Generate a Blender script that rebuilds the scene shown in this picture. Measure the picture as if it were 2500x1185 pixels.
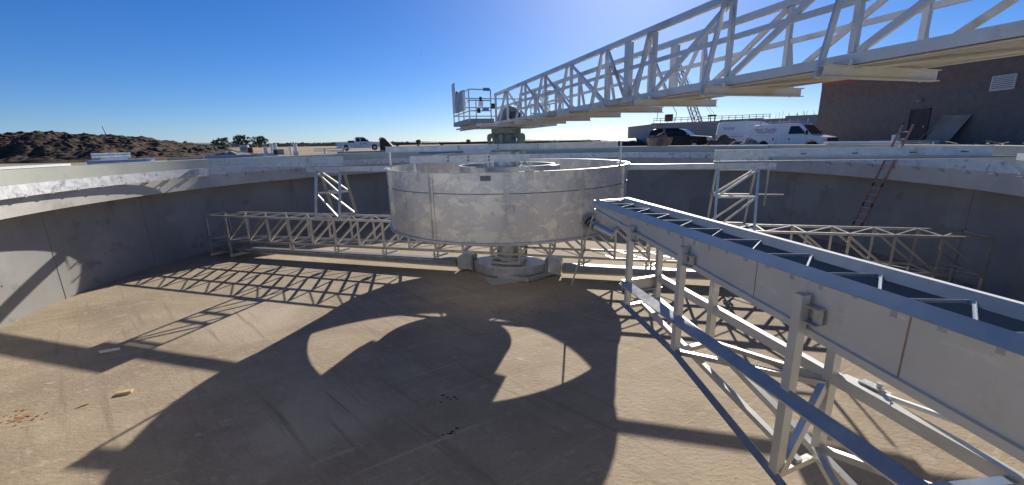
import bpy, bmesh, math, random
from mathutils import Vector, Matrix, noise
V = Vector
R = math.radians
random.seed(7)
scene = bpy.context.scene
for o in list(bpy.data.objects):
    bpy.data.objects.remove(o)
COL = scene.collection

# ------------------------------------------------------------------ camera, sky, sun, exposure
PITCH, ROLL, FPX = 0.2397, -0.0242, 999.46
_F = V((0, math.cos(PITCH), -math.sin(PITCH)))
_U = V((0, math.sin(PITCH), math.cos(PITCH)))
_R = V((1, 0, 0))
cR = math.cos(ROLL) * _R + math.sin(ROLL) * _U
cU = -math.sin(ROLL) * _R + math.cos(ROLL) * _U
cam = bpy.data.cameras.new('camera')
cam.sensor_width = 36.0
cam.lens = FPX / 2500.0 * 36.0
cam.clip_start = 0.1
cam.clip_end = 20000
camo = bpy.data.objects.new('camera', cam)
COL.objects.link(camo)
camo.matrix_world = Matrix(((cR.x, cU.x, -_F.x, 0), (cR.y, cU.y, -_F.y, 0), (cR.z, cU.z, -_F.z, 0), (0, 0, 0, 1)))
scene.camera = camo

SUN_EL, SUN_AZ = R(25.9), R(16.1)          # azimuth from +Y towards +X
sunv = V((math.sin(SUN_AZ) * math.cos(SUN_EL), math.cos(SUN_AZ) * math.cos(SUN_EL), math.sin(SUN_EL)))
w = bpy.data.worlds.new('World')
scene.world = w
w.use_nodes = True
nt = w.node_tree
nt.nodes.clear()
out = nt.nodes.new('ShaderNodeOutputWorld')
bg = nt.nodes.new('ShaderNodeBackground')
sky = nt.nodes.new('ShaderNodeTexSky')
sky.sky_type = 'NISHITA'
sky.sun_disc = False
sky.sun_elevation = SUN_EL
sky.sun_rotation = SUN_AZ
sky.altitude = 300
sky.air_density = 0.85
sky.dust_density = 0.30
sky.ozone_density = 8.0
hsv = nt.nodes.new('ShaderNodeHueSaturation')
hsv.inputs['Saturation'].default_value = 1.2
hsv.inputs['Hue'].default_value = 0.511
hsv.inputs['Value'].default_value = 0.74
gam = nt.nodes.new('ShaderNodeGamma')                    # the phone's tone curve flattens the sky's range
gam.inputs['Gamma'].default_value = 0.88
nt.links.new(sky.outputs[0], gam.inputs['Color'])
nt.links.new(gam.outputs[0], hsv.inputs['Color'])
wtc = nt.nodes.new('ShaderNodeTexCoord')                 # a clear sky is darker towards the zenith
wsep = nt.nodes.new('ShaderNodeSeparateXYZ')
nt.links.new(wtc.outputs['Generated'], wsep.inputs[0])
wmr = nt.nodes.new('ShaderNodeMapRange')
wmr.inputs['From Min'].default_value = 0.30
wmr.inputs['From Max'].default_value = 0.95
wmr.inputs['To Min'].default_value = 1.0
wmr.inputs['To Max'].default_value = 0.55
nt.links.new(wsep.outputs['Z'], wmr.inputs['Value'])
wmul = nt.nodes.new('ShaderNodeVectorMath')
wmul.operation = 'SCALE'
nt.links.new(hsv.outputs[0], wmul.inputs[0])
nt.links.new(wmr.outputs[0], wmul.inputs['Scale'])
wdot = nt.nodes.new('ShaderNodeVectorMath')              # the bright aureole of thin haze round the sun
wdot.operation = 'DOT_PRODUCT'
nt.links.new(wtc.outputs['Generated'], wdot.inputs[0])
wdot.inputs[1].default_value = sunv
wclamp = nt.nodes.new('ShaderNodeClamp')
nt.links.new(wdot.outputs['Value'], wclamp.inputs['Value'])
wpow = nt.nodes.new('ShaderNodeMath')
wpow.operation = 'POWER'
nt.links.new(wclamp.outputs[0], wpow.inputs[0])
wpow.inputs[1].default_value = 26.0
waur = nt.nodes.new('ShaderNodeVectorMath')
waur.operation = 'SCALE'
waur.inputs[0].default_value = (.80, .56, .0)
nt.links.new(wpow.outputs[0], waur.inputs['Scale'])
wadd = nt.nodes.new('ShaderNodeVectorMath')
wadd.operation = 'ADD'
nt.links.new(wmul.outputs[0], wadd.inputs[0])
nt.links.new(waur.outputs[0], wadd.inputs[1])
nt.links.new(wadd.outputs[0], bg.inputs['Color'])
bg.inputs['Strength'].default_value = 0.15
nt.links.new(bg.outputs[0], out.inputs['Surface'])
sl = bpy.data.lights.new('sun', 'SUN')
sl.energy = 5.0
sl.angle = R(0.53)
sl.color = (1.0, 0.93, 0.82)
slo = bpy.data.objects.new('sun', sl)
COL.objects.link(slo)
slo.rotation_euler = sunv.to_track_quat('Z', 'Y').to_euler()
slo.location = sunv * 80
vs = scene.view_settings
vs.view_transform = 'Standard'
vs.look = 'None'
vs.exposure = 0.3
vs.gamma = 1.0

# ------------------------------------------------------------------ materials
MATS = {}
def mat(name, c1, c2=None, rough=0.6, metal=0.0, scale=2.0, detail=5, bump=0.0, bscale=30.0, layers=(), stretch=(1, 1, 1), rvar=0.0, spec=0.5):
    m = bpy.data.materials.new(name)
    m.use_nodes = True
    t = m.node_tree
    N, L = t.nodes, t.links
    b = N['Principled BSDF']
    b.inputs['Roughness'].default_value = rough
    b.inputs['Metallic'].default_value = metal
    b.inputs['Specular IOR Level'].default_value = spec
    tc = N.new('ShaderNodeTexCoord')
    def ns(sc, det, st=(1, 1, 1), off=0.0, dist=0.0, rot=0.0):
        mp = N.new('ShaderNodeMapping')
        mp.inputs['Scale'].default_value = st
        mp.inputs['Location'].default_value = (off, off * 1.7, off * .6)
        vec = tc.outputs['Object']
        if rot:
            mr_ = N.new('ShaderNodeMapping')
            mr_.inputs['Rotation'].default_value = (0, 0, rot)
            L.new(vec, mr_.inputs['Vector'])
            vec = mr_.outputs[0]
        L.new(vec, mp.inputs['Vector'])
        n = N.new('ShaderNodeTexNoise')
        n.inputs['Scale'].default_value = sc
        n.inputs['Detail'].default_value = det
        n.inputs['Roughness'].default_value = 0.6
        n.inputs['Distortion'].default_value = dist
        L.new(mp.outputs[0], n.inputs['Vector'])
        return n.outputs['Fac']
    def ramp(src, lo, hi):
        mr = N.new('ShaderNodeMapRange')
        mr.inputs['From Min'].default_value = lo
        mr.inputs['From Max'].default_value = hi
        L.new(src, mr.inputs['Value'])
        return mr.outputs[0]
    def mix(fac, a, bb):
        mx = N.new('ShaderNodeMix')
        mx.data_type = 'RGBA'
        for s, v in (('Factor', fac), ('A', a), ('B', bb)):
            k = [i for i in mx.inputs if i.name == s and (i.type == 'RGBA' or s == 'Factor')]
            k = [i for i in k if i.enabled] or k
            if isinstance(v, tuple):
                k[0].default_value = (*v, 1)
            else:
                L.new(v, k[0])
        return [o for o in mx.outputs if o.type == 'RGBA'][0]
    col = c1
    if c2 is not None:
        col = mix(ramp(ns(scale, detail, stretch), 0.32, 0.68), c1, c2)
    for i, ly in enumerate(layers):
        rgb, sc, lo, hi = ly[:4]
        st = ly[4] if len(ly) > 4 else (1, 1, 1)
        det = ly[5] if len(ly) > 5 else 6
        dist = ly[6] if len(ly) > 6 else 0.0
        col = mix(ramp(ns(sc, det, st, 3.1 * (i + 1), dist, ly[7] if len(ly) > 7 else 0.0), lo, hi), col, rgb)
    if isinstance(col, tuple):
        b.inputs['Base Color'].default_value = (*col, 1)
    else:
        L.new(col, b.inputs['Base Color'])
    if rvar:
        mr = N.new('ShaderNodeMapRange')
        mr.inputs['To Min'].default_value = rough - rvar
        mr.inputs['To Max'].default_value = rough + rvar
        mr.inputs['From Min'].default_value = .3
        mr.inputs['From Max'].default_value = .7
        L.new(ns(scale * 2.3, 5, stretch, 9.0), mr.inputs['Value'])
        L.new(mr.outputs[0], b.inputs['Roughness'])
    if bump:
        bp = N.new('ShaderNodeBump')
        bp.inputs['Strength'].default_value = bump
        bp.inputs['Distance'].default_value = 0.02
        L.new(ns(bscale, 8, stretch, 5.0), bp.inputs['Height'])
        L.new(bp.outputs[0], b.inputs['Normal'])
    MATS[name] = m
    return m

mat('floor_concrete', (.355, .28, .19), (.435, .35, .245), .88, scale=1.1, detail=10, bump=.8, bscale=11, stretch=(.8, 1.25, 1),
    layers=[((.27, .205, .145), .3, .50, .74), ((.50, .41, .30), 4.5, .57, .72, (.7, 1.2, 1), 10), ((.20, .15, .105), 13, .62, .72, (.8, 1.3, 1), 8), ((.18, .135, .09), 22, .62, .74, (.7, 1.4, 1), 6), ((.33, .20, .11), .8, .70, .80), ((.52, .43, .32), .16, .55, .72), ((.30, .232, .157), 1.6, .55, .70, (.16, 3.2, 1), 8, .3, .75), ((.50, .41, .28), 2.2, .58, .72, (.14, 3.6, 1), 8, .3, -.55)])
mat('wall_concrete', (.265, .262, .25), (.34, .335, .315), .8, scale=.5, detail=8, bump=.2, bscale=12,
    layers=[((.35, .345, .33), .35, .53, .60), ((.235, .23, .22), 1.1, .60, .68), ((.19, .185, .17), .9, .64, .78, (1, 1, .15)), ((.34, .335, .32), 3.5, .64, .72)])
mat('joint_concrete', (.235, .23, .22), (.28, .275, .26), .85, scale=3)
mat('launder_concrete', (.47, .45, .41), (.58, .56, .51), .8, scale=.9, detail=8, bump=.15, bscale=14,
    layers=[((.36, .34, .31), .8, .60, .72), ((.40, .37, .33), 2.2, .63, .72, (1, 1, .2))])
mat('upper_concrete', (.52, .53, .44), (.60, .60, .50), .75, scale=.5, detail=6, bump=.08, bscale=14, layers=[((.46, .47, .40), .7, .58, .7)])
mat('steel', (.50, .49, .47), (.66, .65, .62), .42, .85, scale=2.2, detail=6, rvar=.09, layers=[((.42, .36, .28), 1.3, .66, .80)])
mat('galvanized', (.48, .50, .52), (.64, .66, .67), .45, .75, scale=3.5, detail=7, rvar=.1, layers=[((.40, .38, .36), 1.6, .62, .75)])
mat('panel_steel', (.60, .585, .55), (.70, .685, .65), .5, .5, scale=.9, detail=7, rvar=.06,
    layers=[((.52, .47, .41), .9, .60, .74), ((.36, .33, .30), 6, .69, .78), ((.74, .72, .68), 1.8, .60, .68, (1, 1, 3))])
mat('weld_stain', (.42, .41, .40), (.52, .51, .49), .55, .5, scale=9)
mat('sky_tint_steel', (.44, .52, .55), (.52, .60, .62), .38, .8, scale=2, detail=6, rvar=.05)  # steel tinted with the blue of the reflected sky
mat('rusty_seam', (.30, .19, .11), (.42, .33, .25), .7, .4, scale=9)
mat('feedwell_steel', (.71, .68, .62), (.79, .76, .70), .42, .5, scale=.9, detail=6, rvar=.08,
    layers=[((.95, .90, .77), 1.5, .52, .575, (1, 1, 1.3), 11, .5), ((.92, .87, .75), 4.2, .56, .62, (1, 1, 1.8), 9, .4), ((.60, .58, .54), 2.3, .60, .66, (1, 1, 1.2), 9), ((.45, .435, .41), 3.0, .66, .73, (1, 1, .3), 5), ((.60, .58, .55), 1.3, .58, .68, (1, 1, .35), 6)])
mat('duct_steel', (.26, .27, .29), (.36, .37, .38), .5, .6, scale=2.5, detail=7, layers=[((.34, .28, .22), 1.3, .6, .75)])
mat('trough_shade', (.11, .15, .21), (.15, .20, .27), .6, .3, scale=2)  # shade inside the trough put into a dark blue colour
mat('lattice_steel', (.26, .31, .37), (.34, .39, .45), .55, .6, scale=3)
mat('weir_metal', (.62, .63, .63), (.82, .82, .80), .5, .5, scale=3.0, detail=8, rvar=.12, layers=[((.40, .40, .40), 3.5, .57, .66)])
mat('bridge_alu', (.56, .57, .58), (.68, .685, .69), .5, .6, scale=1.5, detail=7, rvar=.08, layers=[((.40, .35, .28), 1.3, .56, .70), ((.28, .26, .24), 4, .66, .74, (1, 1, .3))])
mat('deck_alu', (.55, .525, .475), (.66, .635, .58), .6, .3, scale=2.2, detail=6, layers=[((.42, .34, .24), 1.2, .62, .8, (1, 1, 1), 7)])
mat('drive_paint', (.20, .26, .27), (.27, .33, .33), .5, .2, scale=3)
mat('grey_panel', (.22, .235, .245), (.30, .31, .32), .5, .5, scale=2)
mat('dark_metal', (.05, .055, .06), (.09, .09, .095), .5, .5, scale=4)
mat('white_paint', (.84, .86, .87), (.88, .89, .90), .3, scale=2, layers=[((.62, .60, .56), 1.5, .62, .8)])
mat('black_paint', (.006, .007, .012), (.012, .013, .020), .3, scale=2, spec=.22)
mat('black_plastic', (.02, .02, .022), (.035, .035, .036), .6, scale=5)
mat('glass', (.018, .02, .024), None, .12, spec=.45)
mat('brown_paint', (.055, .035, .026), (.085, .052, .038), .7, scale=2)
mat('tyre', (.018, .018, .018), (.03, .03, .03), .85, scale=8)
mat('rim', (.45, .46, .47), (.6, .6, .6), .35, .8, scale=5)
mat('chrome', (.6, .6, .6), None, .2, .9)
mat('red_lens', (.45, .02, .015), None, .25)
mat('amber_lens', (.7, .25, .03), None, .25)
mat('lamp_lens', (.75, .78, .8), None, .1, spec=.9)
mat('red_ink', (.42, .03, .05), None, .5)
mat('dark_ink', (.05, .03, .10), None, .5)
mat('grey_ink', (.35, .30, .36), None, .5)
mat('red_fibreglass', (.34, .17, .14), (.42, .22, .18), .5, scale=4, layers=[((.28, .12, .10), 3, .6, .7)])
mat('black_mark', (.03, .03, .03), None, .6)
mat('brick_dark', (.175, .125, .105), (.225, .165, .14), .9, scale=2.5, detail=8, bump=.2, bscale=8)
mat('brick_grey', (.15, .135, .125), (.20, .18, .165), .9, scale=2.5, detail=8, bump=.2, bscale=8)
mat('brick_red', (.36, .10, .07), (.44, .14, .10), .9, scale=2.5, detail=8, bump=.2, bscale=8)
mat('door_dark', (.035, .03, .03), (.05, .045, .04), .6, scale=2)
mat('louvre_paint', (.62, .63, .64), (.7, .7, .7), .5, scale=3)
mat('plywood', (.27, .24, .19), (.35, .31, .25), .8, scale=3, stretch=(1, 1, .2))
mat('timber', (.52, .37, .21), (.66, .50, .31), .8, scale=7, stretch=(1, 5, 1))
mat('white_trim', (.82, .84, .88), (.88, .9, .92), .4, scale=4)
mat('soil', (.045, .028, .018), (.090, .056, .035), .95, scale=1.4, detail=10, bump=1.0, bscale=4,
    layers=[((.16, .112, .064), 1.3, .57, .72, (.6, 1, 3.0), 9), ((.026, .016, .011), .8, .55, .68), ((.115, .060, .036), .35, .52, .66)])
mat('spoil', (.10, .065, .05), (.20, .15, .11), .95, scale=2.2, detail=9, bump=1, bscale=5)
mat('gravel', (.16, .15, .14), (.40, .38, .35), .95, scale=6, detail=9, bump=1, bscale=9)
mat('straw', (.12, .09, .05), (.20, .155, .09), .9, scale=5)
mat('blue_channel', (.38, .46, .62), (.50, .58, .72), .4, .5, scale=2)
mat('blue_wrap', (.10, .19, .42), (.16, .27, .52), .35, scale=2)
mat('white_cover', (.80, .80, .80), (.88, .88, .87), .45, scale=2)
mat('pvc_white', (.72, .71, .68), (.80, .79, .76), .5, scale=3)
mat('dark_wall_concrete', (.34, .32, .31), (.44, .42, .40), .85, scale=.25, detail=8, layers=[((.22, .21, .21), .5, .58, .7, (1, 1, .3))])
mat('crane_paint', (.30, .34, .38), (.38, .42, .45), .5, scale=2)
mat('rust_box', (.20, .045, .03), (.28, .07, .045), .8, scale=2)
mat('bucket_steel', (.16, .12, .10), (.30, .25, .22), .8, .2, scale=2.5, layers=[((.42, .38, .35), 2.2, .58, .68)])
mat('bark', (.07, .055, .04), (.12, .095, .07), .95, scale=3)
mat('leaf', (.06, .085, .035), (.13, .15, .07), .8, scale=.5, detail=3, layers=[((.13, .13, .06), .8, .58, .68)])
mat('hazy_leaf', (.15, .155, .125), (.21, .205, .16), .95, scale=.03, detail=4)  # distance haze mixed into the pale leaf colour
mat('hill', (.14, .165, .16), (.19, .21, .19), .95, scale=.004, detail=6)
mat('contrail', (.9, .9, .92), None, .9)
mat('yard', (.21, .165, .12), (.32, .255, .18), .95, scale=.18, detail=9, bump=.6, bscale=1.5, layers=[((.36, .27, .155), .02, .44, .50), ((.33, .23, .12), .05, .56, .66), ((.17, .13, .1), .25, .64, .72)])
mat('orange_dust', (.36, .17, .07), (.48, .26, .12), .95, scale=5)
mat('oil', (.035, .03, .028), None, .55)
mat('red_lamp', (.8, .03, .02), None, .3)

# ------------------------------------------------------------------ mesh builder
def rect(a, b):
    return [(-a / 2, -b / 2), (a / 2, -b / 2), (a / 2, b / 2), (-a / 2, b / 2)]
def Lp(s, t=.014):
    h = s / 2
    return [(-h, -h), (h, -h), (h, -h + t), (-h + t, -h + t), (-h + t, h), (-h, h)]
def Ip(h, b, t=.012):
    H, B = h / 2, b / 2
    return [(-B, -H), (B, -H), (B, -H + t), (t / 2, -H + t), (t / 2, H - t), (B, H - t), (B, H), (-B, H), (-B, H - t), (-t / 2, H - t), (-t / 2, -H + t), (-B, -H + t)]
def Cp(h, b, t=.012):
    H = h / 2
    return [(0, -H), (b, -H), (b, -H + t), (t, -H + t), (t, H - t), (b, H - t), (b, H), (0, H)]

class MB:
    def __init__(s):
        s.v, s.f = [], []
    def add(s, vs, fs):
        k = len(s.v)
        s.v += [V(p) for p in vs]
        s.f += [[i + k for i in f] for f in fs]
        return s
    def ext(s, p, q, prof, up=(0, 0, 1)):
        p, q, up = V(p), V(q), V(up)
        d = (q - p).normalized()
        v = up - d * up.dot(d)
        if v.length < 1e-4:
            v = V((1, 0, 0)) - d * d.x
        v.normalize()
        u = d.cross(v)
        n = len(prof)
        vs = [p + u * a + v * b for a, b in prof] + [q + u * a + v * b for a, b in prof]
        fs = [[i, (i + 1) % n, n + (i + 1) % n, n + i] for i in range(n)]
        fs += [list(range(n))[::-1], list(range(n, 2 * n))]
        return s.add(vs, fs)
    def bar(s, p, q, a, b=None, up=(0, 0, 1)):
        return s.ext(p, q, rect(a, b or a), up)
    def box(s, c, d, rz=0.0):
        c = V(c)
        M = Matrix.Rotation(rz, 3, 'Z')
        vs = [c + M @ V((x * d[0] / 2, y * d[1] / 2, z * d[2] / 2)) for x in (-1, 1) for y in (-1, 1) for z in (-1, 1)]
        return s.add(vs, [[0, 1, 3, 2], [4, 6, 7, 5], [0, 4, 5, 1], [2, 3, 7, 6], [0, 2, 6, 4], [1, 5, 7, 3]])
    def tube(s, p, q, r, r2=None, n=12):
        r2 = r if r2 is None else r2
        p, q = V(p), V(q)
        d = (q - p).normalized()
        u = d.orthogonal().normalized()
        v = d.cross(u)
        vs = []
        for P, rr in ((p, r), (q, r2)):
            vs += [P + (u * math.cos(2 * math.pi * i / n) + v * math.sin(2 * math.pi * i / n)) * rr for i in range(n)]
        fs = [[i, (i + 1) % n, n + (i + 1) % n, n + i] for i in range(n)]
        fs += [list(range(n))[::-1], list(range(n, 2 * n))]
        return s.add(vs, fs)
    def lathe(s, c, prof, n=96, a0=0.0, a1=2 * math.pi, closed=True):
        """revolve (r, z) about the vertical through c; angle from +Y towards +X"""
        c = V(c)
        full = abs(a1 - a0 - 2 * math.pi) < 1e-6
        m = n if full else n + 1
        k = len(prof)
        vs = []
        for i in range(m):
            a = a0 + (a1 - a0) * i / n
            vs += [c + V((math.sin(a) * r, math.cos(a) * r, z)) for r, z in prof]
        fs = []
        for i in range(n):
            j = (i + 1) % m
            for e in range(k if closed else k - 1):
                e2 = (e + 1) % k
                fs.append([i * k + e, i * k + e2, j * k + e2, j * k + e])
        if not full and closed:
            fs += [list(range(k)), [(m - 1) * k + e for e in range(k)][::-1]]
        return s.add(vs, fs)
    def prism(s, poly, z0, z1):
        n = len(poly)
        vs = [V((x, y, z0)) for x, y in poly] + [V((x, y, z1)) for x, y in poly]
        fs = [[i, (i + 1) % n, n + (i + 1) % n, n + i] for i in range(n)]
        return s.add(vs, fs + [list(range(n))[::-1], list(range(n, 2 * n))])
    def solid(s, poly, wf):
        """side outline (x, z) given half width wf(z): a closed body"""
        n = len(poly)
        vs = [V((x, -wf(z), z)) for x, z in poly] + [V((x, wf(z), z)) for x, z in poly]
        fs = [[i, (i + 1) % n, n + (i + 1) % n, n + i] for i in range(n)]
        return s.add(vs, fs + [list(range(n))[::-1], list(range(n, 2 * n))])
    def quad(s, a, b, c, d, t=.02):
        a, b, c, d = V(a), V(b), V(c), V(d)
        nn = (b - a).cross(d - a).normalized() * t
        return s.add([a, b, c, d, a - nn, b - nn, c - nn, d - nn],
                     [[0, 1, 2, 3], [7, 6, 5, 4], [0, 4, 5, 1], [1, 5, 6, 2], [2, 6, 7, 3], [3, 7, 4, 0]])
    def build(s, name, material, parent=None, smooth=False, bevel=0.0, origin=None):
        org = V((0, 0, 0)) if parent is None else V(parent.get('_org', (0, 0, 0)))
        if parent is None and origin is not None:
            org = V(origin)
        me = bpy.data.meshes.new(name)
        me.from_pydata([tuple(p - org) for p in s.v], [], s.f)
        bm = bmesh.new()
        bm.from_mesh(me)
        bmesh.ops.recalc_face_normals(bm, faces=bm.faces)
        bm.to_mesh(me)
        bm.free()
        me.materials.append(MATS[material])
        if smooth:
            me.polygons.foreach_set('use_smooth', [True] * len(me.polygons))
            me.set_sharp_from_angle(angle=R(35))
        o = bpy.data.objects.new(name, me)
        COL.objects.link(o)
        if parent is not None:
            o.parent = parent
            o['_org'] = tuple(org)
        elif origin is not None:
            o.location = org
            o['_org'] = tuple(org)
        if bevel:
            bv = o.modifiers.new('bevel', 'BEVEL')
            bv.width = bevel
            bv.segments = 2
            bv.limit_method = 'ANGLE'
            bv.angle_limit = R(40)
        return o

def tag(o, label, cat, group=None):
    o['label'] = label
    o['category'] = cat
    if group:
        o['group'] = group
    return o
def thing(name, label, cat, loc, rz=0.0, group=None, local=False):
    o = bpy.data.objects.new(name, None)
    o.empty_display_size = .3
    o.location = loc
    o.rotation_euler = (0, 0, rz)
    COL.objects.link(o)
    o['_org'] = (0, 0, 0) if (local or rz) else tuple(loc)
    return tag(o, label, cat, group)
def structure(o):
    o['kind'] = 'structure'
    return o
def dup(o, parent=None):
    c = o.copy()
    COL.objects.link(c)
    if parent is not None:
        c.parent = parent
    for ch in list(o.children):
        dup(ch, c)
    return c

# ------------------------------------------------------------------ reference frames of the plant
C = V((-.1325, 17.7786, 0))                              # tank axis
D = V((.965, -.2623, 0))                                 # along the rake arms
N = V((.2623, .965, 0))                                  # across them, away from the camera
def TN(t, n, z):
    return C + D * t + N * n + V((0, 0, z))
BD = V((-.3104, .9506, 0))                               # along the bridge
BN = V((.9506, .3104, 0))
def BT(t, l, z):
    return BD * t + BN * l + V((0, 0, z))
def ground_z(x, y=0):
    return -.90 - .0097 * x
def polar(az, r, z):
    a = R(az)
    return C + V((math.sin(a) * r, math.cos(a) * r, z))

# ------------------------------------------------------------------ ground, tank
ms = MB()
radii = [18.36, 19.2, 21, 24, 28, 34, 42, 55, 75, 110, 170, 300, 600, 1200, 2600, 6000]
n = 144
for r in radii:
    for i in range(n):
        a = 2 * math.pi * i / n
        x, y = C.x + math.sin(a) * r, C.y + math.cos(a) * r
        ms.v.append(V((x, y, ground_z(x) + (.05 * noise.noise(V((x * .3, y * .3, 0))) if 19 < r < 200 else 0))))
for k in range(len(radii) - 1):
    for i in range(n):
        j = (i + 1) % n
        ms.f.append([k * n + i, k * n + j, (k + 1) * n + j, (k + 1) * n + i])
structure(ms.build('ground', 'yard', smooth=True))

ms = MB()
rings = [0, 1.5, 3, 5, 7, 9, 11, 13, 15, 16.5, 17.9]
n = 128
def floor_z(r):
    return -5.60 - .14 * (1 - min(r, 17.73) / 17.73)
ms.v.append(C + V((0, 0, floor_z(0))))
for r in rings[1:]:
    for i in range(n):
        a = 2 * math.pi * i / n
        ms.v.append(C + V((math.sin(a) * r, math.cos(a) * r, floor_z(r))))
for i in range(n):
    ms.f.append([0, 1 + i, 1 + (i + 1) % n])
for k in range(len(rings) - 2):
    for i in range(n):
        j = (i + 1) % n
        ms.f.append([1 + k * n + i, 1 + k * n + j, 1 + (k + 1) * n + j, 1 + (k + 1) * n + i])
structure(ms.build('tank_floor', 'floor_concrete', smooth=True))

tank = thing('tank_wall', 'round grey concrete tank wall with an overhanging launder lip all around', 'tank wall', C + V((0, 0, -5.6)))
MB().lathe(C, [(17.73, -5.75), (17.73, -1.9), (18.0, -1.9), (18.4, -1.9), (18.4, -5.75)], 192).build('wall', 'wall_concrete', tank, True)
MB().lathe(C, [(16.60, -1.965), (16.60, -.955), (16.80, -.955), (16.80, -1.6), (17.76, -1.6), (17.76, -1.80), (17.76, -1.965)], 192, R(-170.5), R(170.5)).build('launder', 'launder_concrete', tank, True)
MB().lathe(C, [(17.755, -1.97), (17.755, -.52), (18.35, -.52), (18.35, -1.99)], 192).build('upper_wall', 'upper_concrete', tank, True)
for az in range(-168, 180, 14):
    p = polar(az, 17.722, 0)
    MB().ext(p + V((0, 0, -5.62)), p + V((0, 0, -1.97)), rect(.014, .012), up=(p - C).normalized()).build('form_joint', 'joint_concrete', tank)
for az in range(-161, 180, 14):
    for z in (-2.9, -4.3):
        p = polar(az, 17.735, z)
        MB().tube(p, p - (polar(az, 1, 0) - C) * .02, .035, n=10).build('tie_plug', 'joint_concrete', tank)
A0, A1 = R(-170), R(-75)
MB().lathe(C, [(16.585, -1.32), (16.585, -.94), (16.594, -.94), (16.594, -1.32)], 160, A1, R(170)).build('weir_plate', 'weir_metal', tank, True)
ms = MB()
prof_n = 120
ms.lathe(C, [(16.37, -1.345), (16.37, -.945), (16.38, -.945), (16.38, -1.345)], prof_n, A0, A1)
for p in ms.v:
    pass
ms.build('scum_baffle', 'weir_metal', tank, True)
bm0 = None
for i in range(96):
    az = i * 3.75
    if abs(az - 180) < 10:
        continue
    a = R(az)
    er = V((math.sin(a), math.cos(a), 0))
    et = V((math.cos(a), -math.sin(a), 0))
    if bm0 is None:
        org = V(tank['_org'])
        base = C + V((0, 0, -1.37))
        ms = MB()
        ey, ex = V((0, 1, 0)), V((1, 0, 0))
        ms.bar(base + ey * 16.60, base + ey * 16.37, .10, .012)
        ms.bar(base + ey * 16.37 + ex * 0, base + ey * 16.37 + V((0, 0, .10)), .10, .012, up=(0, 1, 0))
        ms.box(base + ey * 16.56 + ex * .1 + V((0, 0, -.05)), (.05, .07, .07))
        ms.v = [p - C + C for p in ms.v]
        bm0 = ms.build('bracket', 'steel', tank)
        # shift the mesh so that its object origin is on the tank axis
        sh = V(tank['_org']) - C
        bm0.data.transform(Matrix.Translation(sh))
        bm0.location = -sh
        bk = bm0
    else:
        bk = bm0.copy()
        COL.objects.link(bk)
        bk.parent = tank
    bk.rotation_euler = (0, 0, -a)

# ------------------------------------------------------------------ feedwell
FR, FT, FB = 4.953, -.89, -3.20
fw = thing('feedwell', 'large round stainless steel feedwell drum in the middle of the tank', 'feedwell', C + V((0, 0, FB)))
MB().lathe(C, [(FR - .012, FB), (FR, FB), (FR, FT), (FR - .012, FT)], 160).build('shell', 'feedwell_steel', fw, True)
MB().lathe(C, [(FR - .015, FT - .012), (FR + .10, FT - .012), (FR + .10, FT + .006), (FR - .015, FT + .006)], 160).build('top_rim', 'steel', fw, True)
MB().lathe(C, [(FR + .003, FB - .03), (FR + .07, FB - .03), (FR + .07, FB + .05), (FR + .003, FB + .05)], 160).build('bottom_rim', 'galvanized', fw, True)
MB().lathe(C, [(FR + .001, -1.575), (FR + .012, -1.575), (FR + .012, -1.555), (FR + .001, -1.555)], 160).build('seam_band', 'dark_metal', fw, True)
for i in range(12):
    az = 180 + 30 * i
    ms = MB()
    p = polar(az, FR + .012, 0)
    er = (p - C).normalized()
    et = V((er.y, -er.x, 0))
    ms.ext(p + V((0, 0, FB + .06)), p + V((0, 0, FT - .02)), rect(.17, .024), up=er)
    ms.ext(p + er * .035 + et * .05 + V((0, 0, FB + .06)), p + er * .035 + et * .05 + V((0, 0, FT - .02)), rect(.012, .06), up=er)
    for k in range(7):
        for sgn in (-1, 1):
            q = p + et * (.065 * sgn) + V((0, 0, FB + .2 + k * .31))
            ms.tube(q, q + er * .03, .014, n=6)
    ms.build('rib', 'feedwell_steel', fw)
p = polar(-172.5, FR + .012, -1.07)
er = (p - C).normalized()
et = V((er.y, -er.x, 0))
np_ = MB().ext(p - et * .17, p + et * .17, rect(.16, .01), up=er).build('nameplate', 'grey_panel', fw)

# inner well with its ports
iw = thing('inlet_well', 'small round steel inlet well inside the feedwell drum', 'inlet well', C + V((0, 0, -2.29)))
MB().lathe(C, [(1.97, -2.27), (1.985, -2.27), (1.985, -.92), (1.97, -.92)], 72).build('shell', 'galvanized', iw, True)
MB().lathe(C, [(.58, -2.29), (1.99, -2.29), (1.99, -2.275), (.58, -2.275)], 72).build('bottom_plate', 'galvanized', iw, True)
MB().lathe(C, [(1.93, -.915), (2.06, -.915), (2.06, -.90), (1.93, -.90)], 72).build('rim', 'steel', iw, True)
for az in (118, 208, 298, 28):
    p = polar(az, 2.12, -1.3)
    er = (p - C).normalized()
    ms = MB()
    ms.ext(p + V((0, 0, -.42)), p + V((0, 0, .38)), rect(.62, .36), up=er)
    ms.build('port_box', 'galvanized', iw)
ms = MB()
for az in (150, 172, 195, 230, 250):
    p = polar(az, 1.99, 0)
    ms.ext(p + V((0, 0, -2.2)), p + V((0, 0, -.93)), rect(.07, .02), up=(p - C).normalized())
ms.build('stiffener', 'steel', iw)

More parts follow.
